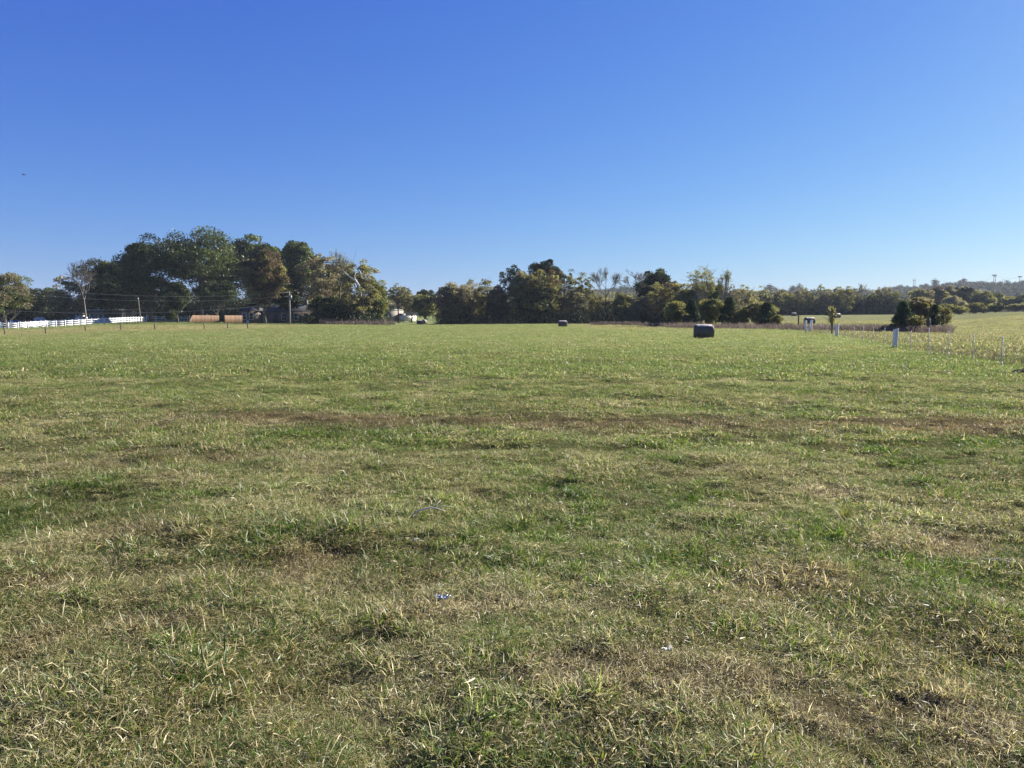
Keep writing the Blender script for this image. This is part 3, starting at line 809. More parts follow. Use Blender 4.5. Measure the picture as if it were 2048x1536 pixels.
# far tree line on the right
far = [(1522, 574, 40, 'olive'), (1545, 577, 34, 'brown'), (1558, 572, 32, 'brown'), (1575, 578, 34, 'olive'), (1594, 575, 30, 'brown'), (1612, 573, 30, 'olive'),
       (1640, 565, 32, 'brown'), (1655, 575, 28, 'olive'), (1672, 569, 30, 'brown'), (1690, 567, 34, 'olive'), (1708, 572, 30, 'brown'), (1727, 566, 34, 'brown'),
       (1743, 580, 30, 'olive'), (1758, 572, 30, 'brown'), (1775, 570, 32, 'brown'), (1789, 578, 26, 'olive')]
flab = ['olive tree at the left end of the far tree line behind the rounded cedar', 'brown low treetop second along the far tree line', 'brown tree above the left edge of the tan far field',
        'olive tree above the T-shaped wooden post', 'brown thin tree just right above the T-shaped post', 'olive tree above the big bale behind the H-shaped brace',
        'taller brown tree right of the H-shaped brace in the far tree line', 'olive tree above the thin sapling on the fence', 'brown tree above the far sunlit bale',
        'wide olive tree right of the far sunlit bale', 'brown tree mid-way between the far sunlit bale and the shrub clump', 'nearly bare round-topped tree in the far tree line',
        'low olive tree right of the nearly bare round top', 'brown tree left above the shrub clump', 'dark brown last tall tree of the far tree line', 'small olive tree closing the far tree line at its right end']
for (u, v, w, k), lab in zip(far, flab):
    if u == 1727: T('far_tree', u, v, w, 335, k, lab, shape='bare', dens=.5, group=FARR)
    else: T('far_tree', u, v, w, 335 + (u * 7 % 13), k, lab, cb=.08, dens=.75, thin=True, mixk=('yellow' if u % 3 == 0 else 'grey' if False else 'olive', .3), group=FARR)
slope = [(1838, 574, 46, 390, 'brown', 'brown round tree left of the slope behind the shrub clump'), (1868, 570, 46, 395, 'russet', 'reddish brown tree on the slope above the shrub clump'),
         (1895, 572, 40, 400, 'brown', 'brown-grey tree on the slope left of the dark green one'), (1922, 571, 40, 400, 'dark_green', 'dark green crowned tree on the slope below the hilltop'),
         (1905, 590, 40, 380, 'brown', 'lower grey-brown tree in front of the dark green slope tree'), (1945, 580, 36, 405, 'olive', 'olive tree right of the dark green slope tree'),
         (1968, 582, 40, 400, 'olive', 'olive tree below the tall power pylon'), (1990, 585, 40, 410, 'green', 'green tree just right below the tall power pylon'),
         (2016, 590, 44, 405, 'olive', 'broad olive tree left of the right picture edge'), (2046, 588, 44, 400, 'green', 'green tree cut by the right picture edge on the slope'),
         (1812, 600, 30, 395, 'yellow', 'pale yellow tree peeping left of the shrub clump'), (2078, 586, 44, 400, 'olive', 'olive tree at the far right beyond the pasture crest')]
for u, v, w, Y, k, lab in slope: T('slope_tree', u, v, w, Y, k, lab, cb=.05, dens=.85, mixk=('olive', .3), group=HILLF)
bush = [(1893, 606, 34, 'yellow', 'yellow-green bush behind the shrub clump'), (1918, 612, 34, 'olive', 'olive bush left along the pasture crest'), (1945, 604, 40, 'yellow', 'wide yellow-green bush on the pasture crest'),
        (1966, 612, 28, 'olive', 'olive bush right of the wide yellow-green bush'), (1990, 606, 30, 'dark_green', 'dark bush below the pylon on the pasture crest'), (2030, 608, 36, 'brown', 'brown bush near the right edge of the pasture crest'),
        (2056, 604, 34, 'olive', 'olive bush cut by the right picture edge')]
for u, v, w, k, lab in bush: T('crest_bush', u, v, w, 255 if u < 1930 else 290, k, lab, cb=.01, dens=.8, cat='bush', mixk=('olive', .3), group='bushes along the pasture crest')
# shrub clump by the wire fence
SHR = 'shrubs of the clump by the wire fence'
T('cedar_tree', 1806, 604, 42, 92, 'cedar', 'dark cedar at the left of the shrub clump by the fence', shape='cedar', cb=.01, mixk=('green', .25), group=SHR)
T('redbud_tree', 1838, 590, 66, 96, 'brown', 'brown-leaved round tree in the middle of the shrub clump', cb=.1, dens=.7, mixk=('yellow', .22), group=SHR)
T('cedar_tree', 1869, 610, 22, 94, 'cedar', 'narrow dark cedar at the right of the shrub clump', shape='cedar', cb=.05, group=SHR)
T('hackberry_tree', 1886, 606, 34, 97, 'yellow', 'pale thin-leaved shrub tree at the right end of the clump', cb=.15, dens=.35, thin=True, mixk=('olive', .4), group=SHR)
T('hackberry_tree', 1832, 626, 34, 90, 'yellow', 'low yellow-green shrub in front of the brown round tree', cb=.1, dens=.5, thin=True, mixk=('olive', .3), group=SHR)
# thin young tree by the fence
T('young_tree', 1664, 612, 12, 80, 'olive', 'thin young tree with few leaves beside the left white marker post', cb=.3, dens=.25, thin=True, leaf=.14, cat='sapling', clumps=14)

# white limbs of the sycamore: part of that tree
mb = MB()
def rel(u, v, dy=-4.2):
    p = pt(u, v, 166 + dy); return (p[0] - syc.location.x, p[1] - syc.location.y, p[2] - syc.location.z)
mb.tube([rel(722, 596, -.2), rel(721, 585, -2.6), rel(718, 571), rel(711, 560), rel(700, 554), rel(690, 545), rel(686, 541)], [.24, .23, .21, .18, .15, .11, .07], 6)
mb.tube([rel(711, 560), rel(709, 552), rel(712, 544)], [.11, .09, .05], 5)
mb.tube([rel(724, 556), rel(721, 545), rel(717, 538)], [.11, .09, .05], 5)
mb.tube([rel(722, 551), rel(728, 543)], [.09, .05], 5)
mb.tube([rel(737, 560), rel(742, 556)], [.10, .06], 5)
mb.build('white_limb', M['bark_white'], syc, smooth_=True)

# undergrowth along the wood edges
def undergrowth(name, line, h, width, n, kinds):
    rng = np.random.default_rng(abs(hash(name)) % 1000 if False else len(name))
    L = np.array(line, float)
    seg = rng.integers(0, len(L) - 1, n); t = rng.random(n)
    c = L[seg] * (1 - t)[:, None] + L[seg + 1] * t[:, None]
    Xs = np.array([X_at(a, b) for a, b in c]); Ys = c[:, 1] + rng.normal(0, width, n)
    hh = h * rng.uniform(.4, 1.15, n) * (.6 + .8 * vnoise(Xs / 4, Ys / 4, 5))
    mb = MB(); 
    for x, y, q in zip(Xs, Ys, hh):
        k = int(np.clip(42 * (q / 2.4) ** 2, 30, 520))
        C = np.clip(rng.normal(size=(k, 3)), -1.7, 1.7) * np.array([q * .30, q * .30, q * .30]); C[:, 2] = np.abs(C[:, 2] + q * .40)
        C += np.array([x, y, float(ground_np(x, y))])
        mb.cards(C, .36 if q < 5 else .5, rng, np.clip(rng.normal(rng.uniform(.15, .6), .2, k), 0, 1), flat=.2)
    o = mb.build(name, M[kinds]); tag(o, kind='stuff'); return o
undergrowth('undergrowth', [(885, 199), (1000, 196), (1150, 196), (1300, 192), (1345, 186)], 3.2, 3.0, 420, 'dark_green')
undergrowth('back_thicket', [(880, 214), (1000, 216), (1150, 216), (1300, 214), (1370, 205)], 7.2, 2.5, 330, 'olive')
undergrowth('woodland_brush', [(612, 172), (660, 166), (720, 164), (762, 168)], 3.0, 2.0, 90, 'dark_green')
undergrowth('far_undergrowth', [(1490, 344), (1650, 343), (1798, 341)], 7.5, 2.0, 300, 'dark_green')
undergrowth('back_undergrowth', [(-40, 240), (120, 246), (330, 240), (480, 236), (640, 232), (760, 230)], 8.5, 3.5, 430, 'dark_green')

# ------------------------------------------------------------------ weeds
def weeds(name, n, mat, fn, h0, h1, w):
    rng = np.random.default_rng(n)
    x, y = fn(rng, n)
    z = ground_np(x, y)
    h = rng.uniform(h0, h1, n) * (.6 + .8 * vnoise(x / 2.2, y / 2.2, 17))
    a = rng.uniform(0, 6.28, n); ln = rng.normal(0, .22, (n, 2)) * h[:, None]
    s = np.stack([np.cos(a), np.sin(a), a * 0], 1) * w * .5
    p0 = np.stack([x, y, z - .03], 1); p1 = np.stack([x + ln[:, 0] * .5, y + ln[:, 1] * .5, z + h * .55], 1); p2 = np.stack([x + ln[:, 0] * 1.3, y + ln[:, 1] * 1.3, z + h], 1)
    V = np.stack([p0 - s, p0 + s, p1 + s, p1 - s, p2 + s * .7, p2 - s * .7], 1).reshape(-1, 3)
    k = np.arange(n)[:, None] * 6
    mb = MB(); sh = np.clip(rng.normal(.5, .22, n), 0, 1)
    mb.add(V, np.concatenate([k + np.array([[0,1,2,3]]), k + np.array([[3,2,4,5]])]), np.concatenate([sh, sh]))
    m2 = n * 2
    i = rng.integers(0, n, m2); t = rng.uniform(.3, 1.05, m2)[:, None]
    mb.cards(p0[i] * (1 - t) + p2[i] * t + rng.normal(0, .06, (m2, 3)), min(.09, h1 * .09), rng, np.clip(rng.normal(.55, .25, m2), 0, 1))
    o = mb.build(name, mat); tag(o, kind='stuff'); return o
M['weed'] = leaf_mat('dead_weeds', (.075,.056,.048), (.14,.108,.09), (.23,.185,.15), .35)
M['weed_tan'] = leaf_mat('tan_weeds', (.07,.062,.036), (.135,.118,.07), (.23,.205,.13), .35)
def strip(line, wd):
    L = np.array(line, float)
    def fn(rng, n):
        seg = rng.integers(0, len(L) - 1, n); t = rng.random(n)
        c = L[seg] * (1 - t)[:, None] + L[seg + 1] * t[:, None]
        y = c[:, 1] + np.abs(rng.normal(0, wd, n)); return (c[:, 0] - 1024) / F * y, y
    return fn
weeds('dead_weeds', 9000, M['weed'], strip([(1330, 118), (1430, 108), (1560, 101), (1640, 97), (1720, 93), (1800, 88), (1905, 84)], 6), .4, .85, .03)
weeds('brown_brush', 1500, M['weed'], strip([(640, 158), (700, 157), (790, 160)], 3), .5, 1.2, .05)
weeds('field_edge_weeds', 2500, M['weed'], strip([(1180, 165), (1260, 160), (1330, 128)], 3), .35, .8, .04)
def tall(rng, n):
    y = 24 + 75 * rng.random(n) ** 1.4; x = fence_x(y) + .3 + np.abs(rng.random(n)) * (y * .5 + 6) * rng.random(n)
    k = x / y < .86
    return x[k], y[k]
def weeds_field(name, n, mat, h0, h1, w):
    rng = np.random.default_rng(n + 1); x, y = tall(rng, n)
    return weeds(name, len(x), mat, lambda r, m: (x[:m], y[:m]), h0, h1, w)
weeds_field('tan_weeds', 12000, M['weed_tan'], .10, .32, .012)

# ------------------------------------------------------------------ hay bales
def bale_proto():
    root = empty('hay_bale', (0, 0, 0))
    rng = np.random.default_rng(5)
    n, sides = 15, 48
    r, L = .62, 1.55
    xs = np.linspace(-L / 2, L / 2, n)
    th = np.arange(sides) * 2 * math.pi / sides
    edge = np.clip((L / 2 - np.abs(xs)) / .16, 0, 1)
    rad = r * (.86 + .14 * np.sqrt(1 - (1 - edge) ** 2))
    V = np.zeros((n, sides, 3))
    for i in range(n):
        rr = rad[i] * (1 + .012 * np.sin(3 * th + i) + rng.normal(0, .006, sides))
        V[i, :, 0] = xs[i]; V[i, :, 1] = rr * np.cos(th) * 1.03; z = rr * np.sin(th)
        V[i, :, 2] = np.maximum(z, -r * .86) + r * .86 - .03
    i = np.arange(n - 1)[:, None] * sides; k = np.arange(sides)[None]; k2 = (k + 1) % sides
    Q = np.stack([i + k, i + k2, i + sides + k2, i + sides + k], -1).reshape(-1, 4)
    mb = MB(); mb.add(V.reshape(-1, 3), Q); mb.build('hay_body', M['hay'], root, smooth_=True)
    for s, row in ((-1, 0), (1, n - 1)):
        e = MB(); ring = V[row]; mid = ring * np.array([1, .55, .55]) + np.array([s * .03, 0, r * .38]); c = ring.mean(0) + np.array([s * .035, 0, 0])
        e.add(np.concatenate([ring, mid, [c]]), [])
        q = np.stack([k[0], k2[0], sides + k2[0], sides + k[0]], -1); t = np.stack([sides + k[0], sides + k2[0], np.full(sides, 2 * sides)], -1)
        if s < 0: q = q[:, ::-1]; t = t[:, ::-1]
        e.f = [q, t]; e.tint = [np.full(sides, .5), np.full(sides, .5)]
        e.build('end_face', M['hay'], root, smooth_=True)
    # pale sheet over the top: sunlight on the hay, put into its colour
    w = MB(); a = np.linspace(R(48), R(131), 10); P = []
    for x_, rr in zip(xs[1:-1], rad[1:-1]):
        j = rng.uniform(-.10, .16)
        for q_ in a: P.append((x_, (rr + .012) * math.cos(q_ + (j if q_ > 1.8 else 0)) * 1.03, (rr + .012) * math.sin(q_) + r * .86 - .03))
    m_ = len(a); g = np.arange(n - 3)[:, None] * m_; h_ = np.arange(m_ - 1)[None]
    w.add(np.array(P), np.stack([g + h_, g + m_ + h_, g + m_ + h_ + 1, g + h_ + 1], -1).reshape(-1, 4))
    w.build('sunlit_top', M['sunlit_hay'], root, smooth_=True)
    return root
BALES = [(1408, 676, 'nearest dark round hay bale, pale sunlit top, in front of the cedars', 8),
         (1125.5, 653, 'round hay bale alone in mid-field before the dark tree line', -3)]
bp = bale_proto(); G = 'round hay bales lying in the fields'
def place_bale(o, u, Y, label, rz, s=1.0):
    X = X_at(u, Y); o.location = (X, Y, gz(X, Y)); o.rotation_euler.z = R(rz); o.scale = (s, s, s)
    tag(o, label, 'hay bale', G)
place_bale(bp, 1408, 63.5, 'nearest dark round hay bale with a pale sunlit top before the cedars', -6)
for u, Y, lab, rz, s in [(1125.5, 137, 'round hay bale alone in mid-field before the dark tree line', -3, 1.0),
                         (839.5, 214, 'left bale of the far pair in front of the yellow-green tree', 20, 1.0),
                         (849, 219, 'right bale of the far pair, seen end-on', 75, 1.0),
                         (1619, 143, 'big dark hay bale standing right behind the white H-shaped brace', 4, 1.12),
                         (1587, 300, 'tiny dark bale left of the T-shaped wooden post in the far field', 5, 1.15),
                         (1674, 232, 'far bale with a sunlit top behind the thin young tree', 25, 1.2)]:
    place_bale(copy_tree(bp), u, Y, lab, rz, s)

# ------------------------------------------------------------------ wire fence on the right
def wire_fence():
    root = empty('wire_fence', (FENCE_XY[0][0], FENCE_XY[0][1], 0))
    tag(root, 'thin wire fence on silver T-posts running away along the right of the mown field', 'fence')
    rx, ry = FENCE_XY[0]
    hs = [1.06,1.05,1.05,1.2,1.08,1.1,1.05,1.07,.95,.5,1.1,.95,1.15,.9]
    tops = []
    for i, ((x, y), h) in enumerate(zip(FENCE_XY, hs)):
        z = gz(x, y); mb = MB()
        tl = random.uniform(-.02, .03)
        c = math.atan2(x, y)
        mb.box((tl * .5, 0, h / 2 - .1), (.025, .006, h + .2)); mb.box((tl * .5, .014, h / 2 - .1), (.006, .021, h + .2))
        for k in range(int(h / .12)): mb.box((tl * .5, -.007, .12 + k * .12), (.014, .007, .03))
        mb.box((0, .002, .10), (.085, .004, .16))
        p = mb.build('t_post', M['steel'], root, (x - rx, y - ry, z), rz=.5 + random.uniform(-.2, .2))
        p.rotation_euler.x = random.uniform(-.03, .03); p.rotation_euler.y = random.uniform(-.02, .05)
        tops.append((x - rx, y - ry, z))
    tops = [(tops[0][0] + 6, tops[0][1] - 10.5, gz(rx + 6, ry - 10.5))] + tops
    for k, hh in enumerate((.25, .5, .75, .98)):
        mb = MB(); P = []
        for a, b in zip(tops[:-1], tops[1:]):
            P.append((a[0], a[1], a[2] + hh)); P.append(((a[0] + b[0]) / 2, (a[1] + b[1]) / 2, (a[2] + b[2]) / 2 + hh - .02))
        P.append((tops[-1][0], tops[-1][1], tops[-1][2] + hh))
        mb.tube(P, .0016, 3); mb.build('wire', M['wire'], root)
wire_fence()

def marker(u, v, h, label, wd=.26):
    x, y = gp(u, v); z = gz(x, y)
    root = empty('marker_post', (x, y, z), R(-28)); tag(root, label, 'post', 'white marker posts along the wire fence')
    mb = MB(); w, d = wd, .16
    P = [(-w/2*.95,-d/2,-.1),(w/2*.95,-d/2,-.1),(w/2*.95,d/2,-.1),(-w/2*.95,d/2,-.1),(-w/2,-d/2,h*.945),(w/2,-d/2,h),(w/2,d/2,h),(-w/2,d/2,h*.945)]
    P = [(a + .05 * c / h * wd * 3, b, c) for a, b, c in P]
    mb.add(P, np.array([(0,3,2,1),(4,5,6,7),(0,1,5,4),(1,2,6,5),(2,3,7,6),(3,0,4,7)]))
    sl = mb.build('sleeve', M['vinyl_old'], root)
    bv = sl.modifiers.new('soft_edges', 'BEVEL'); bv.width = .012; bv.segments = 2
    b = MB(); b.box((0, -.01, .05), (w * 1.12, d * 1.25, .1), top=.9); b.build('base', M['old_wood'], root)
    g = MB(); g.box((.5 * w * .1 + .04, -d / 2 - .004, h * .5), (.012, .008, h * .9)); g.build('seam', M['grey_metal'], root)
marker(1789, 697, 1.06, 'nearer white slanted marker post between the T-posts')
marker(1673, 673.5, 1.1, 'farther white slanted marker post beside the thin young tree')

def h_brace():
    Y = 88; x0, x1 = X_at(1612.5, Y), X_at(1622, Y)
    xm = (x0 + x1) / 2; z = gz(xm, Y)
    root = empty('fence_brace', (xm, Y, z), 0); tag(root, 'white H-shaped fence brace of two posts in front of the big dark bale', 'fence brace')
    for s, u, hh in ((-1, 1612.5, 1.35), (1, 1622, 1.42)):
        mb = MB(); mb.box((0, 0, hh / 2 - .1), (.25, .2, hh + .2)); o = mb.build('post', M['vinyl_old'], root, (X_at(u, Y) - xm, 0, 0), R(-25))
        o.rotation_euler.y = R(3 * s); bv = o.modifiers.new('soft_edges', 'BEVEL'); bv.width = .015; bv.segments = 2
    gap = x1 - x0
    mb = MB(); mb.box((0, 0, .62), (gap - .2, .09, .10)); mb.build('rail', M['vinyl_old'], root)
    mb = MB(); mb.tube([(-gap / 2 + .12, 0, .55), (gap / 2 - .12, 0, .12)], .035, 6); mb.build('diagonal_brace', M['vinyl_old'], root)
h_brace()

def t_sign():
    Y = 128; X = X_at(1597, Y); z = gz(X, Y)
    root = empty('wooden_post', (X, Y, z)); tag(root, 'T-shaped wooden post with a flat cross board in the far weeds', 'post')
    mb = MB(); mb.tube([(0, 0, -.2), (.02, 0, .8), (.0, 0, 1.62)], [.13, .12, .11], 8); mb.build('post', M['old_wood'], root, smooth_=True)
    mb = MB(); mb.box((-.05, 0, 1.66), (.95, .25, .08), rz=.3); mb.build('cross_board', M['old_wood'], root)
t_sign()
def snag():
    Y = 90; X = X_at(1857, Y); z = gz(X, Y); H = pt(1857, 636, Y)[2] - z
    root = empty('tree_stump', (X, Y, z)); tag(root, 'dark dead trunk standing at the right side of the shrub clump', 'dead trunk')
    mb = MB(); mb.tube([(0, 0, -.2), (.05, 0, H * .4), (-.03, 0, H * .75), (.02, 0, H)], [.32, .26, .23, .17], 9); mb.build('trunk', M['bark'], root, smooth_=True)
    mb = MB(); mb.tube([(.1, 0, H * .6), (.35, -.1, H * .72), (.5, -.1, H * .9)], [.07, .05, .03], 6); mb.build('broken_limb', M['bark'], root, smooth_=True)
snag()

# ------------------------------------------------------------------ white board fence on the left
def board_fence(nodes, step, label, hgt=1.35, rails=(.38, .78, 1.18)):
    P = [Vector((X_at(u, Y), Y, 0)) for u, Y in nodes]
    pts = []
    carry = 0
    for a, b in zip(P[:-1], P[1:]):
        L = (b - a).length; n = max(1, round(L / step))
        for k in range(n): pts.append(a.lerp(b, k / n))
    pts.append(P[-1])
    for p in pts: p.z = float(ground_np(p.x, p.y))
    o0 = pts[0].copy()
    root = empty('board_fence', o0); tag(root, label, 'fence')
    for i, p in enumerate(pts):
        q = pts[min(i + 1, len(pts) - 1)] - pts[max(i - 1, 0)]
        mb = MB(); mb.box((0, 0, hgt / 2 - .1), (.14, .14, hgt + .2)); mb.box((0, 0, hgt + .02), (.17, .17, .04)); mb.box((0, 0, hgt + .06), (.16, .16, .04), top=.1)
        mb.build('post', M['vinyl'], root, p - o0, math.atan2(q.y, q.x))
    for h in rails:
        mb = MB()
        for a, b in zip(pts[:-1], pts[1:]):
            d = b - a; c = (a + b) / 2 - o0; L = d.xy.length - .14
            mb.box((c.x, c.y, c.z + h), (L, .045, .15), rz=math.atan2(d.y, d.x), rx=0)
        mb.build('rail', M['vinyl'], root)
board_fence([(-60, 150), (16, 152), (130, 160), (220, 172), (293, 196)], 1.85, 'white three-rail board fence nearest the field at the far left', 1.36, (.38, .78, 1.18))
board_fence([(-40, 168), (40, 172), (110, 186), (205, 200), (250, 206)], 2.0, 'second white board fence running just behind the first one at the far left', 1.36, (.38, .78, 1.18))
board_fence([(296, 205), (312, 206)], 1.8, 'short white fence piece at the end of the long white fence', 1.6, (.45, .9, 1.4))
board_fence([(312, 212), (350, 216), (388, 214)], 2.2, 'shaded white board fence under the trees left of the orange fence', 1.5, (.42, .86, 1.3))

def post_fence():
    L = [(8, 671, 1.0), (90, 668, 1.0), (170, 665, .95), (241, 662, .95), (309, 661.5, .95), (408, 659, .85), (455, 657, .8), (495, 655.5, .8)]
    Y = 97
    x0 = X_at(8, Y); z0 = float(ground_np(x0, Y))
    root = empty('wire_fence', (x0, Y, z0)); tag(root, 'old wire fence on dark wooden posts in front of the white board fence', 'fence')
    P = []
    for u, v, h in L:
        Yp = 97 + (u - 8) * .012
        x = X_at(u, Yp); z = float(ground_np(x, Yp)); mb = MB()
        mb.tube([(random.uniform(-.08, -.02), 0, h), (-.01, 0, h * .5), (0, 0, -.2)], [.06, .07, .075], 8); mb.build('post', M['old_wood'], root, (x - x0, Yp - Y, z - z0), smooth_=True)
        P.append((x - x0, Yp - Y, z - z0))
    for hh in (.35, .7):
        mb = MB(); mb.tube([(a, b, c + hh) for a, b, c in P], .003, 3); mb.build('wire', M['wire'], root)
post_fence()

# ------------------------------------------------------------------ utility pole, cables
def utility_pole():
    Y = 152; X = X_at(580, Y); z = float(ground_np(X, Y)); H = pt(580, 583, Y)[2] - z
    root = empty('utility_pole', (X, Y, z)); tag(root, 'wooden utility pole with a grey can at the edge of the wood', 'utility pole')
    mb = MB(); mb.tube([(0, 0, -.5), (0, 0, H * .5), (0, 0, H)], [.17, .15, .12], 10); mb.build('pole', M['pole_wood'], root, smooth_=True)
    mb = MB(); mb.tube([(.28, -.05, H - 1.55), (.28, -.05, H - .75)], .20, 12); c = mb.build('transformer', M['grey_metal'], root, smooth_=False)
    m2 = MB(); m2.tube([(.28, -.05, H - .75), (.28, -.05, H - .6)], .05, 8); m2.build('bushing', M['dark_metal'], c)
    mb = MB(); mb.box((-.25, 0, H - .15), (.6, .09, .1)); mb.build('crossarm', M['pole_wood'], root)
    for dx in (-.45, -.1):
        mb = MB(); mb.tube([(dx, 0, H - .1), (dx, 0, H + .1)], .04, 8); mb.build('insulator', M['dark_metal'], root)
    return X, Y, z, H
PX, PY, PZ, PH = utility_pole()
def cable(v0, vend, sag, label, ends):
    # hangs between the utility pole and the next pole out of sight on the left
    A = Vector(pt(580, v0, PY)); B = Vector(pt(-260, vend, 118))
    n = 40; P = []
    for k in range(n + 1):
        t = k / n; p = A.lerp(B, t); p.z -= sag * 4 * t * (1 - t); P.append(tuple(p))
    mb = MB(); mb.tube([(p[0] - A.x, p[1] - A.y, p[2] - A.z) for p in P], .015, 5)
    o = mb.build('power_cable', M['cable'], None, A); tag(o, label, 'cable', 'cables hanging from the utility pole')
cable(584, 533, 2.35, 'highest of the three cables running left from the utility pole', 0)
cable(592, 548, 2.3, 'middle cable of the three running left from the utility pole', 0)
cable(606, 600, 2.0, 'lowest of the three cables, passing before the orange fence', 0)
def small_pole():
    Y = 190; X = X_at(279, Y); z = float(ground_np(X, Y)); H = pt(279, 598, Y)[2] - z
    root = empty('utility_pole', (X, Y, z)); tag(root, 'thin leaning service pole with a pale cap behind the white fence', 'utility pole')
    mb = MB(); mb.tube([(.35, 0, -.3), (.15, 0, H * .5), (-.1, 0, H)], [.10, .09, .08], 8); mb.build('pole', M['pole_wood'], root, smooth_=True)
    mb = MB(); mb.tube([(-.1, 0, H - .02), (-.12, 0, H + .28)], .11, 8); mb.build('cap', M['white_paint'], root)
    mb = MB(); mb.box((-.1, -.1, H - .55), (.8, .06, .08)); mb.build('crossarm', M['pole_wood'], root)
small_pole()

# ------------------------------------------------------------------ buildings
def gable_house(root, x0, x1, y0, y1, h, rh, mat_w, mat_r, over=.4, hip=True):
    w = MB(); w.box(((x0 + x1) / 2, (y0 + y1) / 2, h / 2 - .15), (x1 - x0, y1 - y0, h + .3)); w.build('wall', M[mat_w], root)
    a0, a1, b0, b1 = x0 - over, x1 + over, y0 - over, y1 + over; ym = (b0 + b1) / 2; ins = (b1 - b0) / 2 * (.9 if hip else 0)
    z = h + .003
    V = [(a0,b0,z),(a1,b0,z),(a1,b1,z),(a0,b1,z),(a0,b0,z+.14),(a1,b0,z+.14),(a1,b1,z+.14),(a0,b1,z+.14),(a0+ins,ym,z+rh),(a1-ins,ym,z+rh)]
    m = MB(); m.add(V, [(0,3,2,1),(0,1,5,4),(1,2,6,5),(2,3,7,6),(3,0,4,7),(4,5,9,8),(6,7,8,9),(5,6,9),(7,4,8)]); return m.build('roof', M[mat_r], root)
def window(root, x, y, z, w, h, frame='white_paint', mull=True):
    f = MB()
    f.box((x - w / 2, y - .04, z), (.09, .1, h + .09)); f.box((x + w / 2, y - .04, z), (.09, .1, h + .09))
    f.box((x, y - .04, z - h / 2), (w - .09, .1, .09)); f.box((x, y - .04, z + h / 2), (w - .09, .1, .09))
    if mull: f.box((x, y - .035, z), (w - .09, .06, .05))
    fo = f.build('window', M[frame], root)
    g = MB(); g.box((x, y - .012, z), (w - .09, .02, h - .09)); g.build('pane', M['glass'], fo)

Yh = 192
def brick_house():
    xa, xb = X_at(472, Yh), X_at(628, Yh); X = (xa + xb) / 2; z = float(ground_np(X, Yh))
    root = empty('brick_house', (X, Yh, z)); tag(root, 'long dark brick house with a hip roof in the shade of the wood', 'house')
    u = lambda q: X_at(q, Yh) - X
    gable_house(root, u(478), u(516), 0, 9, 3.0, 1.9, 'brick', 'shingle')
    gable_house(root, u(516) + .5, u(628), 2.0, 10, 2.8, 2.0, 'brick', 'shingle')
    for q in (489, 503): window(root, u(q), 0, 1.75, .95, 1.6)
    for q in (563, 588, 608): window(root, u(q), 2.0, 1.6, 1.0, 1.7)
    d = MB(); d.box((u(545), 1.97, 1.05), (1.0, .08, 2.1)); do = d.build('door', M['dark_siding'], root)
    hb = MB(); hb.tube([(u(545) + .4, 1.9, 1.0), (u(545) + .4, 1.82, 1.0)], .04, 6); hb.build('handle', M['grey_metal'], do)
    l = MB(); l.box((u(520), -.12, 2.3), (.30, .22, .32), top=.7); l.build('porch_lamp', M['white_paint'], root)
    c = MB(); c.box((u(600), 6.0, 5.0), (.9, .7, 1.8)); c.box((u(600), 6.0, 5.95), (1.05, .85, .14)); c.build('chimney', M['brick'], root)
brick_house()

def plank_fence(u0, Y0, L, dirv, h, label, ragged=False):
    X = X_at(u0, Y0); z = float(ground_np(X, Y0))
    root = empty('plank_fence', (X, Y0, z + .05), math.atan2(dirv[1], dirv[0])); tag(root, label, 'fence', 'orange plank fence panels under the trees')
    mb = MB(); n = int(L / .18); rng = np.random.default_rng(int(u0))
    for k in range(n):
        hh = h + rng.uniform(-.03, .03)
        if ragged and k < 5: hh = h * (.3 + .15 * k)
        mb.box((k * .18 + .09, 0, hh / 2), (.17, .025, hh))
    mb.build('planks', M['planks'], root)
    for zz in (.3, 1.4):
        r = MB(); r.box((L / 2, .055, zz), (L, .06, .09)); r.build('rail', M['planks'], root)
    for k in range(0, n, 13):
        p = MB(); p.box((k * .18 + .05, .14, h / 2 - .1), (.1, .1, h + .2)); p.build('post', M['old_wood'], root)
dv = (.33, .944)
plank_fence(379, 181, 10.2, dv, 1.75, 'left orange plank fence panel with a broken sloping end', True)
plank_fence(449.5, 183, 6.4, dv, 1.8, 'right orange plank fence panel beside the brick house')
def bits(u, v, Y, name, label, cat, mat, size, rz=0, top=1.0, part='body'):
    X = X_at(u, Y); z = float(ground_np(X, Y)); root = empty(name, (X, Y, z), rz); tag(root, label, cat); return root
def bin_():
    r = bits(495.5, 636, 178, 'bucket', 'small white bucket in the shade before the brick house', 'bucket', None, None)
    m = MB(); m.tube([(0, 0, 0), (0, 0, .3), (0, 0, .72)], [.24, .27, .30], 12); m.build('body', M['white_paint'], r, smooth_=True)
    m = MB(); m.tube([(-.3, 0, .66), (-.2, 0, .9), (0, 0, 1.0), (.2, 0, .9), (.3, 0, .66)], .02, 5); m.build('handle', M['grey_metal'], r)
bin_()

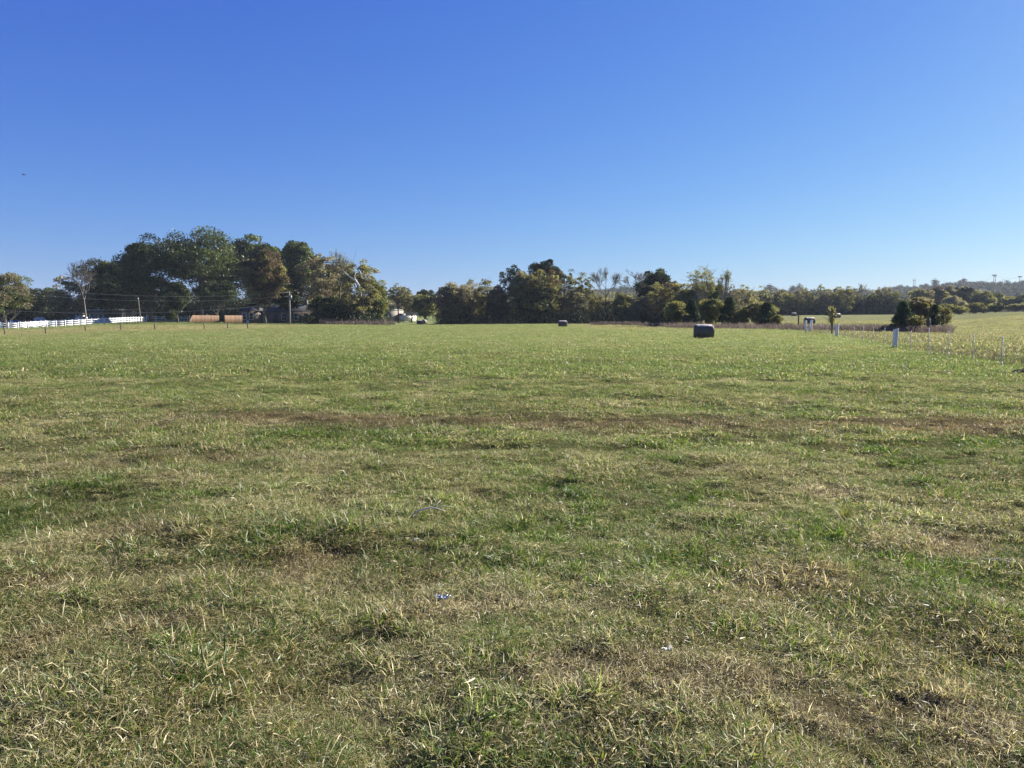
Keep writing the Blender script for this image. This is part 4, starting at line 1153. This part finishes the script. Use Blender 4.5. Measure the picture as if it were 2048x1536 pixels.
def barn():
    Y = 226; xa, xb = X_at(182, Y), X_at(247, Y); X = (xa + xb) / 2; z = float(ground_np(X, Y))
    root = empty('dark_barn', (X, Y, z)); tag(root, 'low dark barn with white-framed windows behind the white fence', 'barn')
    w2 = (xb - xa) / 2
    m = MB(); m.box((0, 4, 1.7), (2 * w2, 8, 3.6)); m.build('wall', M['dark_siding'], root)
    m = MB(); m.box((0, 3.6, 3.65), (2 * w2 + 1.2, 9.6, .18), rx=R(2)); m.build('roof', M['tan_roof'], root)
    for q in (193, 202, 212): window(root, X_at(q, Y) - X, 0, 1.5, 1.25, 1.25)
    for q in (-w2, w2):
        m = MB(); m.box((q, -.6, 1.7), (.14, .14, 3.7)); m.build('porch_post', M['old_wood'], root)
barn()
def pale_house():
    Y = 250; xa, xb = X_at(178, Y), X_at(204, Y); X = (xa + xb) / 2; z = float(ground_np(X, Y))
    root = empty('pale_house', (X, Y, z), R(28)); tag(root, 'pale upper house wall with dark windows peeping over the barn roof', 'house')
    h = pt(190, 618, Y)[2] - z
    gable_house(root, -2.4, 2.4, -2.2, 3.0, h - .3, .5, 'cream_paint', 'tan_roof', .2, False)
    for q, w_ in ((-1.1, 1.0), (1.2, 1.5)): window(root, q, -2.2, h - 1.35, w_, 1.0, 'cream_paint', False)
pale_house()
def shed(u, v0, Y, w, h, d, rz, label, mat, name='storage_shed'):
    X = X_at(u, Y); z = float(ground_np(X, Y)); root = empty(name, (X, Y, z), R(rz)); tag(root, label, 'shed')
    m = MB(); m.box((0, 0, h / 2 - .1), (w, d, h + .2)); m.build('wall', M[mat], root)
    m = MB(); m.add([(-w/2-.12,-d/2-.12,h+.1),(w/2+.12,-d/2-.12,h+.1),(w/2+.12,d/2+.12,h+.1),(-w/2-.12,d/2+.12,h+.1),(-w/2-.12,0,h+.6),(w/2+.12,0,h+.6)], [(0,3,2,1),(0,1,5,4),(2,3,4,5),(1,2,5),(3,0,4)]); m.build('roof', M['shingle'], root)
    m = MB(); m.box((0, -d / 2 - .02, .95), (w * .42, .05, 1.85)); dd = m.build('door', M['grey_siding'], root)
    m = MB(); m.box((w * .15, -d / 2 - .06, .95), (.06, .04, .2)); m.build('handle', M['dark_metal'], dd)
shed(163, 628, 205, 1.9, 2.2, 2.3, 62, 'small bright white shed left of the bare dead tree', 'white_paint')
shed(151, 630, 212, 3.2, 2.2, 2.4, 12, 'dark open shed beside the bright white one', 'dark_siding')

def grey_shed():
    Y = 262; xa, xb = X_at(764, Y), X_at(808, Y); z = float(ground_np((xa + xb) / 2, Y))
    X = (xa + xb) / 2; h = pt(785, 619.5, Y)[2] - z
    M['shed_wall'] = plain_mat('beige_siding', (.17,.15,.125), (.22,.20,.165), 1.5, .8, stretch=(1,1,5))
    root = empty('grey_shed', (X, Y, z)); tag(root, 'flat-roofed grey-beige building in the tree gap, its side wall sunlit', 'building')
    u = lambda q: X_at(q, Y) - X
    xw = u(783); ang = R(68)
    m = MB(); m.add([(u(764),0,-.2),(xw,0,-.2),(xw+3.0,8,-.2),(u(764)+3,8,-.2),(u(764),0,h),(xw,0,h),(xw+3.0,8,h),(u(764)+3,8,h)], np.array([(0,3,2,1),(4,5,6,7),(0,1,5,4),(1,2,6,5),(2,3,7,6),(3,0,4,7)]))
    m.build('wall', M['shed_wall'], root)
    m = MB(); m.add([(u(764)-.25,-.3,h+.004),(xw+.3,-.3,h+.004),(xw+3.3,8.3,h+.004),(u(764)+2.7,8.3,h+.004),(u(764)-.25,-.3,h+.2),(xw+.3,-.3,h+.2),(xw+3.3,8.3,h+.2),(u(764)+2.7,8.3,h+.2)], np.array([(0,3,2,1),(4,5,6,7),(0,1,5,4),(1,2,6,5),(2,3,7,6),(3,0,4,7)]))
    m.build('roof', M['grey_metal'], root)
    m = MB(); m.box((u(769), -.03, 1.2), (1.2, .06, 2.3)); m.build('door', M['dark_siding'], root)
    m = MB(); m.box((u(766.5), -.5, 2.65), (1.5, 1.0, .07)); m.build('awning', M['white_paint'], root)
    # low wing
    m = MB(); m.box((u(801), 4, 1.35), (u(806) - u(795), 3, 2.9)); m.build('side_wing', M['shed_wall'], root)
grey_shed()
def trailer():
    Y = 258; xa, xb = X_at(807, Y), X_at(827, Y); X = (xa + xb) / 2; z = float(ground_np(X, Y))
    root = empty('cream_trailer', (X, Y, z), R(60)); tag(root, 'low cream-white trailer lit by the sun in the tree gap', 'trailer')
    L = 5.6
    def slab(name, x0, x1, mat):
        m = MB(); m.box(((x0 + x1) / 2, 0, 1.15), (x1 - x0, 2.2, 1.75)); o = m.build(name, M[mat], root); return o
    b = slab('body', -L / 2, L / 2, 'cream_paint')
    m = MB(); m.box((.35, -1.12, 1.15), (.14, .05, 1.74)); m.build('post', M['old_wood'], b)
    m = MB(); m.box((0, 0, 2.07), (L + .1, 2.3, .08)); m.build('roof', M['grey_metal'], root)
    for x in (-.45, .45):
        m = MB(); m.tube([(x, -1.0, .33), (x, -.75, .33)], .33, 16); m.build('wheel', M['rubber'], root)
    m = MB(); m.tube([(L / 2, 0, .45), (L / 2 + 1.1, 0, .42)], .06, 6); m.build('drawbar', M['dark_metal'], root)
trailer()

def car(u, Y, rz, label, paint, s=1.0):
    X = X_at(u, Y); z = float(ground_np(X, Y)); root = empty('parked_car', (X, Y, z), R(rz)); tag(root, label, 'car', 'cars parked behind the white fence')
    root.scale = (s, s, s)
    prof = [(-2.2,.35),(-2.22,.75),(-1.95,.9),(-1.4,.95),(-.9,1.42),(.55,1.46),(1.15,.98),(2.0,.85),(2.2,.6),(2.18,.35)]
    n = len(prof); V = [(x, -.85 + (.12 if zz > 1.2 else 0), zz) for x, zz in prof] + [(x, .85 - (.12 if zz > 1.2 else 0), zz) for x, zz in prof]
    m = MB(); m.add(V, [tuple(range(n)), tuple(range(2 * n - 1, n - 1, -1))] + [(i, i + n, (i + 1) % n + n, (i + 1) % n) for i in range(n)])
    b = m.build('body', M[paint], root)
    g = MB()
    for sgn in (-1, 1):
        g.add([(-.95, sgn * .80, 1.0), (.95, sgn * .80, 1.0), (.5, sgn * .752, 1.38), (-.8, sgn * .752, 1.38)], np.array([(0, 1, 2, 3)]))
    g.build('window', M['glass'], root)
    w = MB(); w.add([(1.16, -.68, 1.0), (1.16, .68, 1.0), (.62, .62, 1.42), (.62, -.62, 1.42)], np.array([(0, 1, 2, 3)])); w.build('windscreen', M['glass'], root)
    for x in (-1.35, 1.35):
        for y in (-.8, .8):
            t = MB(); t.tube([(x, y - .1, .33), (x, y + .1, .33)], .33, 16); wo = t.build('wheel', M['rubber'], root)
            h = MB(); h.tube([(x, y - .112 if y < 0 else y + .08, .33), (x, y - .08 if y < 0 else y + .112, .33)], .19, 12); h.build('rim', M['grey_metal'], wo)
    for y in (-.6, .6):
        t = MB(); t.box((2.14, y, .68), (.12, .3, .14)); t.build('headlight', M['white_paint'], root)
car(28, 196, -32, 'white car half hidden behind the white fence under the leftmost tree', 'car_white')
car(9, 194, -80, 'dark car left of the white one behind the white fence', 'car_dark')
def tarp_tent():
    Y = 190; X = X_at(78, Y); z = float(ground_np(X, Y)); root = empty('tarp_shelter', (X, Y, z)); tag(root, 'small blue-grey tarp tent behind the white fence', 'tent')
    m = MB(); h = pt(78, 634, Y)[2] - z
    m.add([(-1.9,-1,0),(1.7,-1,0),(1.9,1,0),(-1.6,1,0),(-.8,-.4,h*.9),(.95,-.4,h*.85),(1.05,.5,h),(-.6,.5,h)], [(0,3,2,1),(4,5,6,7),(0,1,5,4),(1,2,6,5),(2,3,7,6),(3,0,4,7)]); m.build('cover', M['tarp'], root)
    m = MB(); m.tube([(-.75, -.4, h * .9), (-.75, -.4, h + .5)], .04, 6); m.build('pole', M['dark_metal'], root)
tarp_tent()
def wood_pile():
    Y = 198; X = X_at(52, Y); z = float(ground_np(X, Y)); root = empty('round_pen', (X, Y, z)); tag(root, 'low brown slatted pen between the white car and the tarp tent', 'pen')
    n = 22
    for half in range(2):
        m = MB()
        for k in range(n // 2):
            t = (k + half * n / 2) / n; x = -3 + 6 * t; y = -1.3 * math.sin(t * math.pi); hh = 1.1 + .55 * math.sin(t * math.pi * .9)
            m.box((x, y, hh / 2), (.25, .04, hh))
        m.build('panel', M['old_wood'], root)
wood_pile()
def junk():
    Y = 215; X = X_at(110, Y); z = float(ground_np(X, Y)); root = empty('lawn_tractor', (X, Y, z), R(20)); tag(root, 'small pale machine under the trees right of the tarp tent', 'machine')
    m = MB(); m.box((0, 0, .55), (1.7, .8, .4), top=.85); m.build('body', M['grey_metal'], root)
    m = MB(); m.box((.55, 0, .95), (.7, .6, .45), top=.7); m.build('hood', M['white_paint'], root)
    m = MB(); m.box((-.5, 0, 1.0), (.12, .5, .5)); m.box((-.3, 0, .82), (.45, .5, .12)); m.build('seat', M['cream_paint'], root)
    for x, r in ((-.6, .42), (.65, .27)):
        for y in (-.5, .5):
            t = MB(); t.tube([(x, y - .12, r), (x, y + .12, r)], r, 14); t.build('wheel', M['rubber'], root)
junk()
def leaning_boards():
    Y = 200; X = X_at(179, Y); z = float(ground_np(X, Y)); root = empty('broken_limb', (X, Y, z)); tag(root, 'pale broken forked limb leaning at the foot of the bare dead tree', 'broken limb')
    m = MB(); m.tube([(-.4, 0, -.1), (-.1, 0, 1.2), (.15, 0, 2.4)], [.17, .15, .1], 7); m.build('stem', M['bark_white'], root, smooth_=True)
    m = MB(); m.tube([(.08, 0, 2.0), (.5, 0, 1.7), (.8, -.1, 1.1)], [.12, .1, .07], 7); m.build('fork', M['bark_white'], root, smooth_=True)
leaning_boards()

# ------------------------------------------------------------------ hill, far wood, pylons
HP = [(-900,600),(-400,598),(0,600),(600,602),(900,598),(1100,589),(1200,583),(1260,580),(1330,584),(1450,590),(1520,586),(1580,584),(1640,586),(1700,588),(1770,586),(1800,580),(1830,575),(1850,576),(1880,572),(1905,568),(1930,566),(1955,569),(1980,574),(2010,574),(2048,573),(2200,566),(2400,578),(2700,590)]
M['hill_olive'] = leaf_mat('hill_olive_leaves', (.04,.045,.02), (.085,.085,.035), (.14,.135,.055), .35)
M['hill_brown'] = leaf_mat('hill_brown_leaves', (.045,.04,.025), (.085,.075,.042), (.13,.115,.065), .35)
def hill():
    us = np.arange(-900, 2701, 15.); rows = np.linspace(0, 1, 22)
    Yc = 1350.; Y0, Y1 = 760., 1900.
    prof = np.interp(us, [p[0] for p in HP], [p[1] for p in HP])
    hz = CAMH + (637 - prof) * Yc / F - 8
    V = []
    for t in rows:
        Y = Y0 + (Y1 - Y0) * t
        shape_ = smooth(np.clip((Y - Y0) / (Yc - Y0), 0, 1)) if Y <= Yc else 1 - .9 * smooth((Y - Yc) / (Y1 - Yc))
        x = (us - 1024) / F * Yc * (.75 + .25 * Y / Yc)
        zz = 3 + (hz - 3) * shape_ + 2.0 * (vnoise(x / 60, x * 0 + Y / 60, 4) - .5) * 4 * shape_
        V.append(np.stack([x, x * 0 + Y, zz], 1))
    V = np.array(V); nr, nc = V.shape[:2]
    i = np.arange(nr - 1)[:, None] * nc; k = np.arange(nc - 1)[None]
    m = MB(); m.add(V.reshape(-1, 3), np.stack([i + k, i + k + 1, i + nc + k + 1, i + nc + k], -1).reshape(-1, 4))
    M['hillside'] = plain_mat('hillside_floor', (.04,.04,.02), (.08,.07,.035), .05, .95)
    o = m.build('hill', M['hillside'], smooth_=True); tag(o, kind='structure')
    # canopy on the hill: crowns too many and too far to count
    rng = np.random.default_rng(3); coll = bpy.data.collections.new('canopy_library')
    for q, kd in enumerate(('hill_olive', 'hill_brown', 'hill_olive', 'dark_green')):
        mb = MB(); nC = 16; C = crown_cloud(rng, 11, 10, .1, 'round', nC, 1.8)
        for c in C: mb.cards(c + rng.normal(size=(34, 3)) * np.array([1.2, 1.2, .9]), 1.25, rng, np.clip(rng.normal(rng.uniform(.3, .65), .18, 34), 0, 1), flat=.3)
        me = mb.mesh('crown%d' % q); me.materials.append(M[kd]); coll.objects.link(bpy.data.objects.new('c%02d' % q, me))
    n = 15000
    t = rng.uniform(0, .62, n); uu = rng.uniform(-500, 2500, n)
    r_ = t * (nr - 1); a = np.clip(r_.astype(int), 0, nr - 2); fr = r_ - a
    c_ = (uu + 900) / 15; b = np.clip(c_.astype(int), 0, nc - 2); fc = c_ - b
    P = ((V[a, b] * (1 - fc)[:, None] + V[a, b + 1] * fc[:, None]) * (1 - fr)[:, None] + (V[a + 1, b] * (1 - fc)[:, None] + V[a + 1, b + 1] * fc[:, None]) * fr[:, None])
    me = bpy.data.meshes.new('far_wood'); me.vertices.add(n); me.vertices.foreach_set('co', (P - np.array([0, 0, .6])).ravel())
    def A(nm, ty, val):
        at_ = me.attributes.new(nm, ty, 'POINT'); at_.data.foreach_set('value' if ty == 'INT' else 'vector', np.ascontiguousarray(val).ravel())
    s = rng.uniform(.55, 1.15, n) * np.where(rng.random(n) < .08, 1.5, 1)
    A('pick', 'INT', rng.choice(4, n, p=[.34, .34, .2, .12]).astype(np.int32)); A('scl', 'FLOAT_VECTOR', np.stack([s, s, s * rng.uniform(.85, 1.2, n)], 1).astype(np.float32))
    A('rot', 'FLOAT_VECTOR', np.stack([s * 0, s * 0, rng.uniform(0, 6.28, n)], 1).astype(np.float32))
    me.materials.append(M['olive'])
    fo = bpy.data.objects.new('far_wood', me); COL.objects.link(fo); instancer(fo, coll); tag(fo, kind='stuff')
    return lambda u, Y: None
hill()
M['pylon'] = plain_mat('pylon_steel', (.12,.13,.15), (.2,.21,.23), 1, .6, .4)
def mast(u, vt, Y, label, kind, wpx):
    p = pt(u, vt, Y); zb = pt(u, 592, Y)[2] - 6; H = p[2] - zb; W = px(wpx, Y)
    root = empty('power_pylon', (p[0], Y, zb)); tag(root, label, 'pylon', 'power pylons on the hill')
    if kind == 'lattice':
        for s in (-1, 1):
            m = MB(); m.tube([(s * W * .28 + W * .1, 0, 0), (s * W * .2 + W * .1, 0, H - 1)], .38, 6); m.build('leg', M['pylon'], root)
        m = MB()
        n = 7
        for k in range(n):
            a, b = H * k / n, H * (k + 1) / n; s = 1 if k % 2 else -1
            m.tube([(s * W * .24 + W * .1, 0, a), (-s * W * .24 + W * .1, 0, b)], .28, 4)
        m.build('bracing', M['pylon'], root)
    else:
        m = MB(); m.tube([(0, 0, 0), (0, 0, H - 1)], [.55, .4], 8); m.build('pole', M['pylon'], root)
    m = MB(); m.box((0, 0, H - .9), (W, 1.4, 1.3), top=.9); m.build('crossarm', M['pylon'], root)
    for s in (-.42, 0, .42):
        i = MB(); i.tube([(s * W, 0, H - 1.5), (s * W, 0, H - 3.2)], .14, 5); i.build('insulator', M['pylon'], root)
mast(1989, 549, 1180, 'tall twin-legged power pylon on the hill with a wide head', 'lattice', 9)
mast(2040, 552, 1180, 'power pylon with a single pole by the right picture edge', 'pole', 8)
mast(1956, 562.5, 1300, 'small power pylon head just above the hilltop trees', 'pole', 6)
def hframe():
    Y = 1600; p = pt(1829, 557, Y); zb = p[2] - 32; H = 32; root = empty('power_pylon', (p[0], Y, zb)); tag(root, 'faint H-frame pylon at the left shoulder of the hill', 'pylon', 'power pylons on the hill')
    for s in (-1, 1):
        m = MB(); m.tube([(s * 1.9, 0, 0), (s * 1.9, 0, H)], .4, 5); m.build('leg', M['pylon'], root)
    m = MB(); m.box((0, 0, H - 4), (5.5, .5, .9)); m.build('crossarm', M['pylon'], root)
hframe()
def line(u0, v0, Y0, u1, v1, Y1, sag, label):
    A = Vector(pt(u0, v0, Y0)); B = Vector(pt(u1, v1, Y1)); P = []
    for k in range(21):
        t = k / 20; q = A.lerp(B, t); q.z -= sag * 4 * t * (1 - t); P.append(tuple(q - A))
    m = MB(); m.tube(P, .09, 4); o = m.build('power_line', M['pylon'], None, A); tag(o, label, 'cable', 'power lines on the hill')
line(1986, 552, 1180, 1956, 566, 1300, 2, 'power line sagging left from the tall twin-legged pylon')
line(1992, 552, 1180, 2040, 555, 1180, 2, 'power line strung between the two pylons by the right edge')

# ------------------------------------------------------------------ small things
def bird():
    p = pt(48, 349.5, 90); root = empty('flying_bird', p, R(15)); tag(root, 'tiny dark bird gliding in the blue sky at the upper left', 'bird')
    m = MB(); t = np.linspace(0, 1, 9); m.tube(np.stack([-.18 + .36 * t, t * 0, .01 * np.sin(t * 3)], 1), .045 * np.sin(np.pi * (t * .9 + .06)) ** .7 + .003, 8); m.build('body', M['feather'], root, smooth_=True)
    for s in (-1, 1):
        w = MB(); w.add([(.08, s * .03, .02), (-.06, s * .03, .02), (-.10, s * .25, .07), (.02, s * .27, .08), (-.10, s * .48, .03),
                         (.08, s * .03, .005), (-.06, s * .03, .005), (-.10, s * .25, .06), (.02, s * .27, .065), (-.10, s * .48, .025)],
                        [(0,1,2,3),(3,2,4),(5,8,7,6),(8,9,7),(0,3,8,5),(1,6,7,2),(3,4,9,8),(2,7,9,4)]); w.build('wing', M['feather'], root)
    m = MB(); m.add([(-.16, -.03, 0), (-.16, .03, 0), (-.27, .06, 0), (-.27, -.06, 0), (-.16, -.03, .012), (-.16, .03, .012), (-.27, .06, .008), (-.27, -.06, .008)], np.array([(0,3,2,1),(4,5,6,7),(0,1,5,4),(1,2,6,5),(2,3,7,6),(3,0,4,7)])); m.build('tail', M['feather'], root)
bird()
def crumple(name, u, v, size, mat, label, cat, seed, lift=.05, flat=.5):
    x, y = gp(u, v); z = gz(x, y) + lift
    rng = np.random.default_rng(seed); n = 11
    g = np.linspace(-1, 1, n); Xg, Yg = np.meshgrid(g, g)
    Z = rng.normal(0, .28, (n, n)) * flat + .25 * np.sin(Xg * 3 + seed) * flat
    V = np.stack([Xg * size * .5 * (1 + .25 * rng.normal(size=(n, n))), Yg * size * .32 * (1 + .2 * rng.normal(size=(n, n))), Z * size * .5 + size * .12], -1)
    i = np.arange(n - 1)[:, None] * n; k = np.arange(n - 1)[None]
    m = MB(); m.add(V.reshape(-1, 3), np.stack([i + k, i + k + 1, i + n + k + 1, i + n + k], -1).reshape(-1, 4))
    o = m.build(name, mat, None, (x, y, z), R(25)); sd = o.modifiers.new('thick', 'SOLIDIFY'); sd.thickness = .002
    tag(o, label, cat)
crumple('plastic_wrapper', 882, 1216, .066, M['wrapper'], 'crumpled blue and white plastic wrapper lying in the grass', 'wrapper', 3, .022, .8)
crumple('paper_scrap', 1335, 1330, .04, M['paper'], 'small torn white paper scrap in the dry grass', 'paper scrap', 5, .015)
crumple('paper_scrap', 831, 1094, .05, M['stone'], 'grey faded paper scrap below the broken twig', 'paper scrap', 8, .012)
def twig():
    x, y = gp(860, 1046); z = gz(x, y) + .05
    o = MB(); o.tube([(-.16, -.06, -.02), (-.08, -.01, .025), (0, .02, .04), (.06, 0, .035), (.12, -.02, .02)], [.004, .006, .006, .005, .003], 6)
    o.tube([(0, .02, .04), (.05, .05, .06), (.08, .07, .085)], [.004, .003, .002], 5); o.tube([(.03, .01, .04), (.10, .03, .05), (.18, .03, .04)], [.004, .003, .002], 5)
    tag(o.build('fallen_twig', M['twig'], None, (x, y, z)), 'forked broken twig lying on the grass above the grey scrap', 'twig')
twig()
def mound():  # low dark mound with an uneven outline
    x, y = gp(2050, 747); z = gz(x, y); rng = np.random.default_rng(2)
    n, s = 7, 22; V = []
    for i in range(n):
        t = i / (n - 1); rr = .42 * (1 - t) ** .7
        for k in range(s):
            a = k / s * 6.283; j = 1 + .14 * math.sin(3 * a) + rng.normal(0, .05); V.append((rr * j * math.cos(a) * 1.3, rr * j * math.sin(a) * .8,   .20 * t * (1 + .1 * rng.normal()) - .03))
    i = np.arange(n - 1)[:, None] * s; k = np.arange(s)[None]
    m = MB(); m.add(np.array(V), np.stack([i + k, i + (k + 1) % s, i + s + (k + 1) % s, i + s + k], -1).reshape(-1, 4))
    tag(m.build('dark_mound', M['mound_dark'], None, (x, y, z), smooth_=True), 'dark low mound cut by the right picture edge', 'dirt mound')
mound()
def stalks():
    for u, v, seed, lab in ((2026, 1140, 1, 'pale dead weed stalk bent over by the right picture edge'),):
        x, y = gp(u, v); z = gz(x, y) + .03; rng = np.random.default_rng(seed)
        o = MB(); o.tube([(0, 0, 0), (.05, .02, .05), (.13, .02, .075), (.22, -.02, .06)], [.003, .003, .0025, .0015], 6)
        for k in range(6):
            b = np.array([.05 + .025 * k, .01, .05 + .004 * k]); o.tube([b, b + rng.normal(0, .03, 3) + np.array([.01, 0, .015])], [.002, .001], 4)
        tag(o.build('weed_stalk', M['stalk'], None, (x, y, z), rz=2.3 + seed), lab, 'weed stalk')
stalks()
def yellow_tuft():
    x, y = gp(1688, 1036); z = gz(x, y); rng = np.random.default_rng(6); n = 46
    a = rng.uniform(0, 6.28, n); h = rng.uniform(.06, .14, n); l = rng.uniform(.1, .7, n); w = .006
    d = np.stack([np.cos(a), np.sin(a), a * 0], 1); s = np.stack([-d[:, 1], d[:, 0], a * 0], 1) * w / 2; up = np.array([0, 0, 1.])
    p0 = d * .02; p1 = p0 + (d * np.sin(l)[:, None] + up * np.cos(l)[:, None]) * (h * .6)[:, None]; p2 = p1 + (d * np.sin(l + .4)[:, None] + up * np.cos(l + .4)[:, None]) * (h * .4)[:, None]
    V = np.stack([p0 - s, p0 + s, p1 + s, p1 - s, p2], 1).reshape(-1, 3); k = np.arange(n)[:, None] * 5
    m = MB(); t = rng.random(n); m.add(V, k + np.array([[0,1,2,3]]), t); m.f.append(k + np.array([[3,2,4]])); m.tint.append(t)
    tag(m.build('grass_tuft', M['yellow_blade'], None, (x, y, z)), 'bright yellow-green grass tuft standing out right of centre', 'grass tuft')
yellow_tuft()

# ------------------------------------------------------------------ haze
HAZE = True
if HAZE:
    m, nt, out = new_mat('haze_air')
    v = N(nt, 'ShaderNodeVolumePrincipled'); v.inputs['Color'].default_value = (.72, .84, 1, 1); v.inputs['Density'].default_value = .0001
    nt.links.new(v.outputs[0], out.inputs['Volume'])
    mb = MB(); mb.box((0, 0, 34.5), (6600, 6600, 75)); tag(mb.build('haze', m), kind='stuff')

# ------------------------------------------------------------------ light, sky, camera
SUN_AZ, SUN_EL = 57.0, 27.0          # degrees right of the view direction, above the horizon
w = bpy.data.worlds.new('World'); SC.world = w; w.use_nodes = True
nt = w.node_tree; nt.nodes.clear()
EXPO = 1.62
sky = nt.nodes.new('ShaderNodeTexSky'); sky.sky_type = 'NISHITA'; sky.sun_disc = False
sky.sun_elevation = R(SUN_EL); sky.sun_rotation = R(SUN_AZ); sky.altitude = 0; sky.air_density = 1.0; sky.dust_density = .3; sky.ozone_density = 3.0
sep = nt.nodes.new('ShaderNodeSeparateColor'); cmb = nt.nodes.new('ShaderNodeCombineColor')
nt.links.new(sky.outputs[0], sep.inputs[0])
for i, (g, k) in enumerate(((1.18, .659), (1.03, .798), (.47, .997))):     # clear deep-blue autumn sky: response of the three channels
    v_ = math_n(nt, 'POWER', math_n(nt, 'MULTIPLY', sep.outputs[i], .1), g)
    nt.links.new(math_n(nt, 'MULTIPLY', v_, k * 10 / 2 ** EXPO), cmb.inputs[i])
bg = nt.nodes.new('ShaderNodeBackground'); bg.inputs['Strength'].default_value = .10
wo = nt.nodes.new('ShaderNodeOutputWorld')
nt.links.new(cmb.outputs[0], bg.inputs[0]); nt.links.new(bg.outputs[0], wo.inputs[0])
ld = bpy.data.lights.new('sun', 'SUN'); ld.energy = 5.0; ld.angle = R(.53); ld.color = (1.0, .93, .82)
lo = bpy.data.objects.new('sun', ld); COL.objects.link(lo)
d = Vector((math.sin(R(SUN_AZ)) * math.cos(R(SUN_EL)), math.cos(R(SUN_AZ)) * math.cos(R(SUN_EL)), math.sin(R(SUN_EL))))
lo.rotation_euler = d.to_track_quat('Z', 'Y').to_euler(); lo.location = (60, 40, 60)
cd = bpy.data.cameras.new('camera'); cd.sensor_width = 36; cd.lens = 36 * F / 2048; cd.clip_end = 12000; cd.clip_start = .05
cam = bpy.data.objects.new('camera', cd); COL.objects.link(cam)
cam.location = (0, 0, CAMH); cam.rotation_euler = (R(90) - PITCH, 0, 0); SC.camera = cam
SC.view_settings.view_transform = 'Standard'; SC.view_settings.look = 'None'; SC.view_settings.gamma = 1.0
SC.view_settings.exposure = EXPO
SC.cycles.max_bounces = 9; SC.cycles.diffuse_bounces = 7; SC.cycles.transmission_bounces = 7; SC.cycles.glossy_bounces = 2
SC.cycles.volume_bounces = 0
SC.cycles.use_denoising = True; SC.cycles.denoiser = 'OPENIMAGEDENOISE'; SC.cycles.denoising_input_passes = 'RGB_ALBEDO_NORMAL'; SC.cycles.denoising_prefilter = 'ACCURATE'
SC.cycles.sample_clamp_indirect = 6
